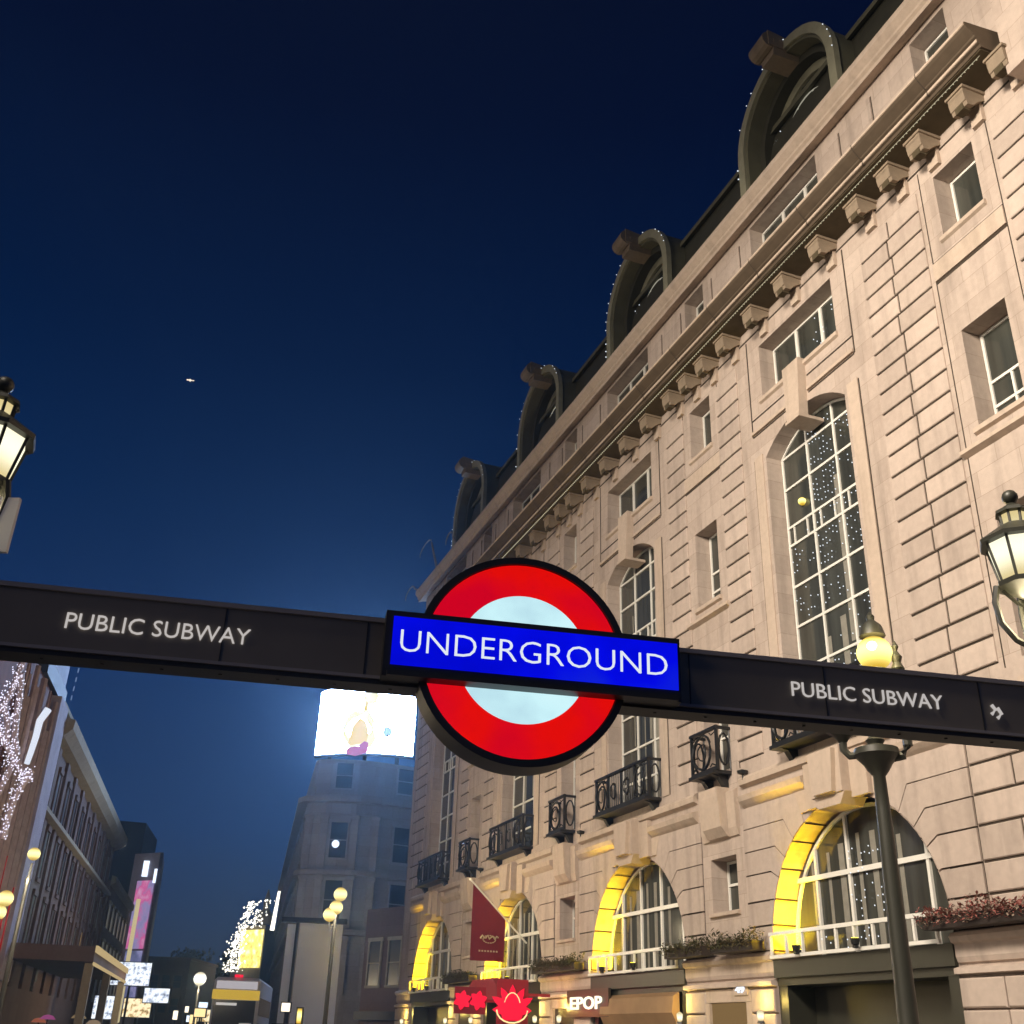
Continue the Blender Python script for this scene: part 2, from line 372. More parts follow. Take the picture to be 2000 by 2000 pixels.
for c in centres:
    pts = seg_arch(c - .01, 1.94, 17.85, 18.6)
    for p, q in zip(pts, pts[1:]):
        wb.quad((p[0], 0, p[1]), (q[0], 0, q[1]), (q[0], 0, 18.65), (p[0], 0, 18.65))
        wb.quad((p[0], 0, p[1]), (q[0], 0, q[1]), (q[0], -DEP, q[1]), (p[0], -DEP, p[1]))
    # big arch: wall face round it, from the ground
    prof = [(c + AR, 0.0), (c + AR, AZC)] + arc_pts(c, AZC, AR, 0, 180, 28)[1:-1] + [(c - AR, AZC), (c - AR, 0.0)]
    x0, x1, zt = c - 3.45, c + 3.45, 7.45
    wb.quad((x0, 0, 0), (c - AR, 0, 0), (c - AR, 0, AZC), (x0, 0, AZC)); wb.quad((c + AR, 0, 0), (x1, 0, 0), (x1, 0, AZC), (c + AR, 0, AZC))
    ap = arc_pts(c, AZC, AR, 0, 180, 28)
    for k, (p, q) in enumerate(zip(ap, ap[1:])):
        def edge(t):
            dx, dz = t[0] - c, t[1] - AZC; e = min(3.45 / max(abs(dx), 1e-6), 3.45 / max(dz, 1e-6)); return (c + dx * e, AZC + dz * e)
        P, Q = edge(p), edge(q)
        wb.quad((p[0], 0, p[1]), (q[0], 0, q[1]), (Q[0], 0, Q[1]), (P[0], 0, P[1]))
        if (P[0] - (c + 3.45)) * 1 > -1e-6 and Q[0] < c + 3.449: wb.add([(P[0], 0, P[1]), (Q[0], 0, Q[1]), (c + 3.45, 0, 7.45)], [(0, 1, 2)])
        if P[0] > c - 3.449 and Q[0] < c - 3.4499: wb.add([(P[0], 0, P[1]), (Q[0], 0, Q[1]), (c - 3.45, 0, 7.45)], [(0, 1, 2)])
wall = wb.build('wall', M['stone'], H)
# body behind the facade
b = MB(); b.box(START + .1, END - .002, -14, -1.2, 0, 27.0); b.box(END - .25, END, -1.25, -.003, 0, 26.9); b.box(START, START + .2, -1.25, -.003, 0, 26.9)
b.build('side_wall', M['stone'], H)
# rusticated blocks
CH = 0.611
def blocks(s0, s1, zlo, zhi, split=None, jit=0.0):
    k = 0; z = 21.88; b = MB()
    b.mat(1); b.box(s0 + .01, s1 - .01, 0.0, .006, 21.88 - CH * int((21.88 - zlo) / CH), 21.87); b.mat(0)
    while z > zlo + .05:
        z1, z0 = z, z - CH
        if z1 <= zhi + .02 and z0 >= zlo - .1:
            g = 0.032
            if split:
                sp = split + (0.05 if k % 2 else -0.05)
                b.cbox(s0, sp - g, 0.0, .055, z0 + g, z1 - g); b.cbox(sp + g, s1, 0.0, .055, z0 + g, z1 - g)
            else:
                b.cbox(s0, s1, 0.0, .055, z0 + g, z1 - g)
        z -= CH; k += 1
    b.build('rusticated_pilaster', [M['block'], M['groove']], H)
for i, c in enumerate(centres):
    lo = (c + 3.18, c + 4.46)
    if i < 3: blocks(lo[0], lo[1], 8.9, 22)
    else: blocks(lo[0], END - .6, 8.9, 22, split=c + 4.6)
    if i > 0: blocks(c - 4.42, c - 3.18, 8.9, 22)
blocks(16.58, 18.93, 8.9, 22, split=17.8)
blocks(11.5, 13.93, 8.9, 22, split=12.72)
# mezzanine masonry: joints cut into raised courses with stepped voussoirs round each arch
ZJ = [7.15, 6.53, 5.91, 5.20, 4.58, 3.96]
LV = [(7.74, 1.78, 6.92, 1.54), (7.15, 2.44, 6.58, 2.06), (6.53, 2.92, 6.17, 2.49), (5.91, 3.20, 5.70, 2.82), (5.20, 3.16, 5.16, 3.09), (4.58, 3.28, 4.58, 3.25), (3.96, 3.3, 3.96, 3.3)]
def inset(poly, g):
    xs_ = [p[0] for p in poly]; zs_ = [p[1] for p in poly]; cx = (max(xs_) + min(xs_)) / 2; cz = (max(zs_) + min(zs_)) / 2
    hx = (max(xs_) - min(xs_)) / 2; hz = (max(zs_) - min(zs_)) / 2
    return [(cx + (x - cx) * (1 - g / hx), cz + (z - cz) * (1 - g / hz)) for x, z in poly]
g = 0.026
for i, c in enumerate(centres):
    for sgn in (-1, 1):
        b = MB(); far = 4.44 if (sgn > 0 or i > 0) else 4.39
        for k in range(len(LV) - 1):
            zt, kt, at, axt = LV[k]; zb, kb, ab, axb = LV[k + 1]
            poly = [(far, zb), (far, zt), (kt, zt), (axt, at)]
            for q_ in range(1, 4):
                zz = at + (ab - at) * q_ / 4; poly.append((math.sqrt(AR ** 2 - max(0, zz - AZC) ** 2), zz))
            poly += [(axb, ab)] + ([(kb, zb)] if kb - axb > .04 else [])
            b.prism([(c + sgn * x, z) for x, z in inset(poly, g)], 0.0, 0.05)
        b.mat(1); x0_, x1_ = sorted((c + sgn * (far - .01), c + sgn * 3.40)); b.box(x0_, x1_, 0, .006, 3.97, 7.73)
        b.prism([(c + sgn * 3.42, 5.2), (c + sgn * 3.42, 7.73), (c + sgn * 1.8, 7.73), (c + sgn * 1.58, 6.95), (c + sgn * 2.1, 6.62), (c + sgn * 2.55, 6.2), (c + sgn * 2.88, 5.75), (c + sgn * 3.15, 5.2)], 0, .006)
        b.build('block_courses', [M['block'], M['groove']], H)
b = MB(); zj2 = [7.74] + ZJ
for k in range(len(zj2) - 1):
    sp = 16.55 + (.12 if k % 2 else -.12)
    b.cbox(sp + g, 17.86 - g, 0, .05, zj2[k + 1] + g, zj2[k] - g); b.cbox(15.02, sp - g, 0, .05, zj2[k + 1] + g, zj2[k] - g)
b.mat(1); b.box(15.0, 17.85, 0, .006, 3.98, 7.73); b.build('block_courses', [M['block'], M['groove']], H)
# darker cut joints radiating on the ring and along the yellow-lit reveals
for c in centres:
    b = MB()
    for zz in ZJ[1:]:
        xx = math.sqrt(AR ** 2 - max(0, zz - AZC) ** 2)
        for sgn in (-1, 1): b.box(c + sgn * (xx - .012) - .012, c + sgn * (xx - .012) + .012, -.62, .048, zz - .022, zz + .022)
    for aa in (62, 76, 104, 118):
        x1, z1 = c + (AR - .02) * math.cos(R(aa)), AZC + (AR - .02) * math.sin(R(aa)); b.box(x1 - .02, x1 + .02, -.62, .006, z1 - .012, z1 + .012)
    b.build('arch_joint', M['groove'], H)
# arch soffit and piers' inner faces
for c in centres:
    b = MB(); pr = [(c + AR, 0.0), (c + AR, AZC)] + arc_pts(c, AZC, AR, 0, 180, 28)[1:-1] + [(c - AR, AZC), (c - AR, 0.0)]
    for p, q in zip(pr, pr[1:]): b.quad((p[0], 0.045, p[1]), (q[0], 0.045, q[1]), (q[0], -1.0, q[1]), (p[0], -1.0, p[1]))
    b.build('arch_reveal', M['block'], H, smooth=False)
# trims: window surrounds, panels, belt, lintels
for c in centres:
    b = MB()
    # raised surround of the tall window and its panel lines
    for s0, s1 in ((c - 2.55, c - 2.10), (c + 2.08, c + 2.50)): b.box(s0, s1, 0, .035, 8.9, 18.05)
    b.mat(1)
    for s0, s1 in ((c - 2.6, c - 2.55), (c + 2.49, c + 2.54)): b.box(s0, s1, 0, .012, 18.85, 22.4)
    for s0, s1 in ((c - 2.6, c - 2.56), (c + 2.51, c + 2.55)): b.box(s0, s1, 0, .012, 8.9, 18.0)
    b.mat(0)
    b.mat(1)
    for z0 in (18.80, 19.38): b.box(c - 2.55, c - .42, 0, .012, z0, z0 + .05); b.box(c + .40, c + 2.5, 0, .012, z0, z0 + .05)
    b.mat(0)
    b.box(c - 2.55, c - .42, 0.0, .075, 18.88, 18.98); b.box(c + .40, c + 2.5, 0, .075, 18.88, 18.98)
    # cornice belt below the balcony and lintel moulding
    b.run([(0, 8.30), (.16, 8.36), (.16, 8.52), (.10, 8.60), (0, 8.64)], c - 4.30, c + 4.35)
    for a0, a1 in ((c - 4.3, c - 1.30), (c + 1.30, c + 4.35)):
        b.run([(0, 7.72), (.10, 7.80), (.20, 7.90), (.24, 8.04), (0, 8.10)], a0, a1)
    # stepped jamb next to the lintel
    for sg in (-1, 1): b.prism([(c + sg * 1.30, 7.16), (c + sg * 1.62, 7.16), (c + sg * 1.86, 7.72), (c + sg * 1.30, 7.72)], 0, .06)
    b.run([(0, 19.76), (.09, 19.80), (.09, 19.92), (0, 19.94)], c - 2.0, c + 1.95)
    b.build('bay_mouldings', [M['trim'], M['groove']], H)
for m in minors + [15.25]:
    b = MB()
    b.box(m - 1.17, m + 1.17, 0, .05, 18.86, 19.38); b.mat(1); b.box(m - 1.17, m + 1.17, 0, .010, 18.78, 18.855); b.box(m - 1.17, m + 1.17, 0, .010, 19.385, 19.44)
    b.box(m - 1.19, m - 1.165, 0, .012, 8.9, 22.4); b.box(m + 1.165, m + 1.19, 0, .012, 8.9, 22.4); b.mat(0)
    b.run([(0, 13.86), (.16, 13.93), (.16, 14.02), (0, 14.1)], m - 1.25, m + 1.25)
    b.run([(0, 19.78), (.08, 19.82), (.08, 19.93), (0, 19.95)], m - .75, m + .78)
    b.run([(0, 14.26), (.10, 14.30), (.10, 14.42), (0, 14.44)], m - .78, m + .80)
    if m > 20:
        b.run([(0, 4.98), (.10, 5.0), (.10, 5.08), (0, 5.10)], m - .78, m + .78); b.mat(1); b.box(m - 1.185, m - 1.16, 0, .01, 3.98, 7.7); b.box(m + 1.16, m + 1.185, 0, .01, 3.98, 7.7); b.mat(0)
    b.build('bay_mouldings', [M['trim'], M['groove']], H)
b = MB(); b.box(START, END, 0, .012, 22.46, 22.52)
b.build('frieze_joint', M['groove'], H)
# keystones over tall windows, centre consoles and minor consoles
for c in centres:
    k = MB()
    k.add([(c - .30, 0, 18.1), (c + .30, 0, 18.1), (c + .40, 0, 20.0), (c - .40, 0, 20.0), (c - .30, .32, 18.1), (c + .30, .32, 18.1), (c + .40, .26, 20.0), (c - .40, .26, 20.0)],
          [(0, 1, 5, 4), (1, 2, 6, 5), (2, 3, 7, 6), (3, 0, 4, 7), (4, 5, 6, 7)])
    k.box(c - .34, c + .34, -.5, .36, 18.0, 18.1)
    k.build('keystone', M['trim'], H)
    k = MB()
    k.box(c - .62, c + .62, 0, .42, 7.30, 8.42); k.box(c - 1.25, c - .62, 0, .16, 7.16, 8.3); k.box(c + .62, c + 1.25, 0, .16, 7.16, 8.3)
    k.prism([(c - .45, 7.02), (c + .45, 7.02), (c + .66, 7.3), (c - .66, 7.3)], -.3, .38)
    k.prism([(c - .38, 7.32), (c + .38, 7.32), (c + .5, 8.35), (c - .5, 8.35)], .42, .55)
    k.build('keystone', M['trim'], H)
for m in minors + [15.25]:
    k = MB()
    k.run([(0, 7.05), (.14, 7.10), (.34, 7.35), (.42, 8.2), (.42, 8.46), (0, 8.46)], m - .52, m + .52)
    k.run([(0, 7.05), (.06, 7.08), (.12, 7.3), (.15, 8.3), (0, 8.4)], m - .98, m - .54); k.run([(0, 7.05), (.06, 7.08), (.12, 7.3), (.15, 8.3), (0, 8.4)], m + .54, m + .98)
    k.build('console', M['trim'], H)
# cornice
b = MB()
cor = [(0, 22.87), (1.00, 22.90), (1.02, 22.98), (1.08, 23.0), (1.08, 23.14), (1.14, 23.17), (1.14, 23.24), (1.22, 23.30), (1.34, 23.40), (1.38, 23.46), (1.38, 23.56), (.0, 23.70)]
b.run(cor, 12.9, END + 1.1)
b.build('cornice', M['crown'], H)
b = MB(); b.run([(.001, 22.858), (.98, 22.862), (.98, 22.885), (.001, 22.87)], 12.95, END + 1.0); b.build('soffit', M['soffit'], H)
b = MB(); b.run([(1.382, 23.47), (1.405, 23.48), (1.405, 23.55), (1.382, 23.56)], 12.92, END + 1.08); b.run([(1.083, 23.03), (1.10, 23.04), (1.10, 23.11), (1.083, 23.12)], 12.92, END + 1.08)
b.build('cornice_highlight', M['trim'], H)  # pale stone strips paint the highlight lines along the dark crown
b = MB(); s_ = 14.6
while s_ < END:
    b.add([(s_ - .015, y, z) for y, z in [(.97, 22.97), (1.11, 22.98), (1.11, 23.15), (1.17, 23.17), (1.36, 23.38), (1.408, 23.46), (1.408, 23.57)]] + [(s_ + .015, y, z) for y, z in [(.97, 22.97), (1.11, 22.98), (1.11, 23.15), (1.17, 23.17), (1.36, 23.38), (1.408, 23.46), (1.408, 23.57)]],
          [(q_, q_ + 1, q_ + 8, q_ + 7) for q_ in range(6)]); s_ += 2.55
b.build('cornice_joint', M['groove'], H)['kind'] = 'stuff'
# attic coping and pilaster strips
b = MB()
b.run([(0, 26.84), (.10, 26.80), (.36, 26.72), (.36, 26.86), (.44, 26.92), (.44, 27.02), (.50, 27.08), (.60, 27.20), (.60, 27.40), (-.8, 27.46), (-.8, 26.9)], 8.0, END + .6)
b.build('coping', M['trim'], H)
for c in centres:
    for s0, s1, y in ((c - 3.1, c - 2.64, .05), (c + 2.47, c + 2.95, .05), (c - 4.6, c - 4.45, .05), (c + 4.35, c + 4.5, .05)):
        b = MB(); b.box(s0, s1, 0, y, 23.9, 26.44); b.build('attic_pilaster', M['stone'], H)
        b = MB(); b.box(s0 - .035, s0 - .002, 0, .008, 23.9, 26.44); b.build('attic_joint', M['groove'], H)
# modillions
mods = [9.8, 11.3, 12.9, 14.2, 15.76, 16.97, 18.3, 20.1, 21.9, 23.65]
for i, c in enumerate(centres):
    if i == 0: mods += [c + 3.1, c + 4.46, c + 5.64, c + 6.82]
    else: mods += [c - 2.6, c - .8, c + 1.0, c + 2.8, c + 4.46] + ([c + 5.64, c + 6.82] if i < 3 else [c + 5.9])
def modillion_mb():
    k = MB()
    k.run([(0, 22.60), (.22, 22.48), (.40, 22.30), (.58, 22.28), (.60, 22.40), (.63, 22.41), (.66, 22.62), (.66, 22.84), (0, 22.84)], -.25, .25)
    k.mat(2); k.run([(.2, 22.46), (.40, 22.23), (.61, 22.23), (.63, 22.55), (.2, 22.55)], -.13, .13); k.mat(0)
    k.run([(0, 22.76), (.70, 22.78), (.70, 22.855), (0, 22.855)], -.30, .30)
    k.mat(1); k.box(-.18, .18, 0, .12, 22.03, 22.56)
    return k
proto = None
for s in mods:
    if s < 12.9: continue
    if proto is None:
        proto = modillion_mb().build('modillion', [M['midstone'], M['trim'], M['soffit']], H); proto.location.x = s
    else:
        o = proto.copy(); COL.objects.link(o); o.parent = H; o.location.x = s
# projecting end pavilion at the near end
b = MB(); b.box(4.0, 12.75, 0.002, .55, 22.0, 27.0); b.lathe([(1.3, 22.9), (1.5, 23.0), (1.5, 23.6), (1.35, 23.7), (1.35, 26.6), (1.6, 26.7), (1.6, 27.3), (.1, 28.3)], (10.2, .2, 0), 24)
b.build('end_pavilion', M['stone'], H)
# mansard roof
b = MB(); b.run([(-.75, 27.3), (-.95, 27.6), (-1.55, 31.75), (-1.50, 31.95), (-1.75, 32.1), (-2.4, 32.15), (-12, 33.0), (-12, 27.3)], 8.0, END - 1.0)
b.mat(1)
for k in range(1, 53): pass
b.run([(-1.32, 31.62), (-1.36, 31.90), (-1.48, 31.98), (-1.62, 31.80)], 8.0, END - 1.0)
b.build('roof', [M['leaddark'], M['lead']], H)
# ---- windows
def bars(mb, s0, s1, z0, z1, y, mull, tran, w=.035, fw=.06, d=.07):
    mb.box(s0, s0 + fw, y - d, y, z0, z1); mb.box(s1 - fw, s1, y - d, y, z0, z1)
    mb.box(s0 + fw, s1 - fw, y - d, y, z0, z0 + fw); mb.box(s0 + fw, s1 - fw, y - d, y, z1 - fw, z1)
    for m in mull: mb.box(m - w, m + w, y - d + .002, y + .002, z0 + fw, z1 - fw)
    for t in tran: mb.box(s0 + fw, s1 - fw, y - d + .004, y + .004, t - w, t + w)
def window(s0, s1, z0, z1, mull, tran, extra=None, head=None, fw=.07, w=.035, y=-DEP + .08, curt=True, name='window', glass=None):
    f = MB(); bars(f, s0, s1, z0, z1, y, mull, tran, w, fw)
    if extra: extra(f, y)
    fo = f.build(name, M['frame'], H)
    p = MB()
    if head:
        p.prism([(s0, z0), (s1, z0)] + head, y - .07, y - .045)
    else: p.box(s0, s1, y - .07, y - .045, z0, z1)
    p.build('pane', glass or M['glass'], fo)
    return fo
fairy = MB()
def net(s0, s1, z0, z1, y, dens, r=.022):
    s = s0 + .08
    while s < s1 - .05:
        z = z1 - .1 - random.random() * .12
        while z > z0 + .06:
            if random.random() < dens: fairy.dot((s + random.uniform(-.02, .02), y, z), r)
            z -= .17
        s += .16
for i, c in enumerate(centres):
    # tall arched window: three lights, six rows
    s0, s1 = c - 1.93, c + 1.91; g3 = (s1 - s0) / 3; mu = [s0 + g3, s1 - g3]; tr = [16.75, 15.5, 14.92, 13.62, 12.42, 11.17, 10.0]
    head = seg_arch(c - .01, 1.92, 17.85, 18.58)
    def ex(f, y, c=c, head=head, mu=mu, s0=s0):
        for p, q in zip(head, head[1:]):
            f.add([(p[0], y - .07, p[1]), (q[0], y - .07, q[1]), (q[0], y - .07, q[1] - .08), (p[0], y - .07, p[1] - .08), (p[0], y, p[1]), (q[0], y, q[1]), (q[0], y, q[1] - .08), (p[0], y, p[1] - .08)],
                  [(4, 5, 6, 7), (3, 2, 6, 7), (0, 1, 2, 3)])
        for m in mu: f.box(m - .034, m + .034, y - .066, y + .001, 17.78, 18.45)
        for k in range(6):
            m = s0 + (k + .5) * 3.84 / 6
            if k % 2 == 0 or True: f.box(m - .02, m + .02, y - .06, y - .001, 14.95, 15.47)
    tw = window(s0, s1, 8.95, 17.85, mu, tr, ex, head)
    cu = MB(); rq = random.Random(40 + i)
    for q in range(9 if i else 3):
        x0 = s0 + .12 + rq.random() * 3.4; w_ = rq.uniform(.06, .26); z_ = rq.choice((9.1, 11.3, 12.5)); cu.box(x0, x0 + w_, -DEP + .012, -DEP + .04, z_, min(17.6, z_ + rq.uniform(2.2, 5.5)))
    cu.build('curtain', M['curtain'], tw)
    # three-light upper window and attic window
    s0, s1 = c - 1.91, c + 1.83; g3 = (s1 - s0) / 3
    window(s0, s1, 19.97, 21.85, [s0 + g3, s1 - g3], [], w=.06)
    s0, s1 = c - 1.91, c + 1.78; g3 = (s1 - s0) / 3
    window(s0, s1, 24.1, 26.6, [s0 + g3, s1 - g3], [25.3], w=.06, y=-DEP + .12)
    # arched mezzanine window with rails
    yA = -.55
    f = MB(); rin = 3.18
    hp = arc_pts(c, AZC, rin, 0, 180, 24)
    for p, q in zip(hp, hp[1:]):
        sc = (rin - .09) / rin
        P = (c + (p[0] - c) * sc, AZC + (p[1] - AZC) * sc); Q = (c + (q[0] - c) * sc, AZC + (q[1] - AZC) * sc)
        f.add([(p[0], yA, p[1]), (q[0], yA, q[1]), (Q[0], yA, Q[1]), (P[0], yA, P[1]), (p[0], yA - .08, p[1]), (q[0], yA - .08, q[1]), (Q[0], yA - .08, Q[1]), (P[0], yA - .08, P[1])],
              [(0, 1, 2, 3), (3, 2, 6, 7), (0, 4, 5, 1)])
    for dx in (-2.12, -.72, .70, 2.05): f.box(c + dx - .045, c + dx + .045, yA - .06, yA + .01, 3.6, AZC + math.sqrt(rin ** 2 - dx ** 2) - .03)
    f.box(c - 2.95, c + 2.95, yA - .05, yA + .03, 5.60, 5.72)
    f.box(c - 3.2, c + 3.2, yA - .05, yA + .02, 3.60, 3.70)
    fo = f.build('arched_window', M['frame'], H)
    p = MB(); p.prism([(c - rin, 3.4), (c + rin, 3.4)] + hp[1:-1], yA - .09, yA - .06)
    p.build('pane', M['glass'], fo)
    cu = MB()
    for x0, x1 in ((c + .9, c + 1.12), (c + 1.5, c + 1.62), (c - .35, c - .15), (c + .25, c + .38), (c - 1.25, c - 1.1), (c + 2.2, c + 2.3)): cu.box(x0, x1, yA - .058, yA - .05, 3.75, 6.6 - abs(x0 - c) * .25)
    cu.build('curtain', M['curtain'], fo)
    # white railing standing in front of the arch
    f = MB(); a0, a1, yR = c - 3.05, c + 3.2, .22
    f.box(a0, a1, yR - .04, yR + .04, 4.28, 4.37); f.box(a0, a1, yR - .04, yR + .04, 3.74, 3.82)
    for k in range(10):
        m = a0 + .05 + (a1 - a0 - .1) * k / 9; f.box(m - .035, m + .035, yR - .03, yR + .03, 3.83, 4.275)
    f.build('white_railing', M['frame'], H)
    # shop front under the arch
    f = MB(); f.box(c - 3.28, c + 3.28, -.9, .12, 3.30, 3.735); f.box(c - 3.28, c + 3.28, -.85, .02, 3.12, 3.298)
    f.box(c - 3.28, c - 2.9, -.8, .0, 0.13, 3.118); f.box(c + 2.9, c + 3.28, -.8, .0, 0.13, 3.118); f.box(c - 2.9, c + 2.9, -.95, -.8, 0.13, 3.118)
    f.build('shop_front', M['greenpaint'], H)
for m in minors + [15.25, 9.3]:
    if m > 10: window(m - .65, m + .68, 19.99, 21.85, [], [], w=.03)
    window(m - .66, m + .68, 14.47, 17.08, [], [15.7, 15.05], extra=lambda f, y, m=m: f.box(m - .03, m + .03, y - .06, y + .001, 14.54, 15.68), w=.035)
    window(m - .66, m + .68, 9.02, 12.28, [m], [11.2, 10.2], w=.03)
    window(m - .64, m + .64, 24.3, 26.6, [], [25.4], y=-DEP + .12)
    if m > 20: window(m - .68, m + .68, 5.14, 6.56, [], [5.9], w=.035)
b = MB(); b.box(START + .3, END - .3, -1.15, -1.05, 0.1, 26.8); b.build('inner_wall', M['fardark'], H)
# lit lamp seen in the tall window, bright reflections of fairy lights
b = MB(); b.ball((C0 + 1.05, -DEP + .10, 16.05), .12, 10, 6); b.build('lit_window_lamp', M['e_globe'], H)
s0 = C0 - 1.93
for col in range(3):
    a, e = s0 + .06 + 1.28 * col, s0 + 1.26 + 1.28 * col
    for zt, zb, d in ((18.3, 16.85, (.55, .75, .0)), (16.7, 15.6, (.35, .85, .0)), (15.45, 14.97, (.4, .5, .15)), (14.85, 13.7, (.85, .7, .3)), (13.55, 12.5, (.1, .35, .45)), (12.35, 11.25, (.2, .05, .0)), (11.1, 10.1, (.75, .6, .85)), (9.9, 9.1, (.3, .3, .6))):
        net(a, e, zb, min(zt, 18.0 if col != 1 else 18.3), -DEP + .10, d[col] * .80)
net(C0 - .6, C0 + .75, 3.8, 6.3, -.5, .42); net(C0 - .3, C0 + 1.4, 3.75, 4.3, .15, .35)
net(C0 - 1.8, C0 - .2, 20.1, 21.7, -DEP + .10, .12)
b = fairy; b.build('fairy_light_net', M['e_fairy'], H)['kind'] = 'stuff'

# ---- balconies of bellied iron
def balcony(sc, hw, z0, z1):
    fl = MB(); fl.box(sc - hw, sc + hw, 0, .62, z0 - .14, z0 - .04)
    for d in (-hw + .2, hw - .4): fl.run([(0, z0 - .5), (.12, z0 - .46), (.3, z0 - .2), (.56, z0 - .14), (0, z0 - .14)], sc + d, sc + d + .2)
    bo = fl.build('balcony', M['iron'], H)
    r = MB(); zm, zh = (z0 + z1) / 2, (z1 - z0) / 2
    def ring(cs, rx, rz, y, tr, side=False, cz=zm):
        P_ = []
        for q in range(15):
            a = 2 * math.pi * q / 14; u = rx * math.cos(a); P_.append((cs, y + u, cz + rz * math.sin(a)) if side else (cs + u, y + .10 * math.cos(math.asin(max(-1, min(1, math.sin(a) * .9)))), cz + rz * math.sin(a)))
        r.tube(P_, tr, 5)
    def panel(a0, a1, y):
        cs = (a0 + a1) / 2; w_ = (a1 - a0) / 2
        ring(cs, w_ * .72, zh * .86, y, .042); ring(cs, w_ * .34, zh * .42, y, .022)
        for sg in (-1, 1):
            for zz in (-1, 1): r.tube([(cs + sg * w_ * .98, y, zm + zz * zh * .9), (cs + sg * w_ * .70, y + .05, zm + zz * zh * .72), (cs + sg * w_ * .55, y + .05, zm + zz * zh * .86)], .022, 4)
    y = .46; n = 1 if hw < 1 else 4
    for k in range(n):
        a0, a1 = sc - hw + 2 * hw * k / n, sc - hw + 2 * hw * (k + 1) / n
        if n == 1 or k in (0, 3): panel(a0, a1, y)
        else:
            for q in range(6): r.tube([(a0 + .09 + q * (a1 - a0 - .18) / 5, y, z0), (a0 + .09 + q * (a1 - a0 - .18) / 5, y, z1)], .020, 4)
            ring((a0 + a1) / 2, .20, .26, y, .03)
    for k in range(n + 1):
        s_ = sc - hw + 2 * hw * k / n; r.box(s_ - .04, s_ + .04, y - .04, y + .04, z0 - .05, z1 + .10)
    for sg in (-hw, hw):
        ring(sc + sg, .17, zh * .8, .23, .035, True); r.tube([(sc + sg, .03, z0), (sc + sg, .03, z1)], .025, 4)
    r.box(sc - hw - .05, sc + hw + .05, y - .06, y + .07, z1 - .0, z1 + .08)
    r.box(sc - hw - .05, sc - hw + .05, 0, y - .06, z1 - .0, z1 + .08); r.box(sc + hw - .05, sc + hw + .05, 0, y - .06, z1 - .0, z1 + .08)
    r.box(sc - hw, sc + hw, y - .05, y + .05, z0 - .04, z0 + .06)
    r.build('railing', M['iron'], bo)
for c in centres: balcony(c, 2.0, 8.95, 10.1)
for m in minors: balcony(m, .72, 8.95, 10.12)
for m in minors:
    b = MB()
    b.lathe([(.02, 8.62), (.14, 8.66), (.16, 8.74), (.04, 8.78)], (m - 1.5, .14, 0), 8); b.tube([(m - 1.5, .02, 8.45), (m - 1.5, .14, 8.5), (m - 1.5, .14, 8.66)], .03)
    b.build('wall_floodlight', M['iron'], H)
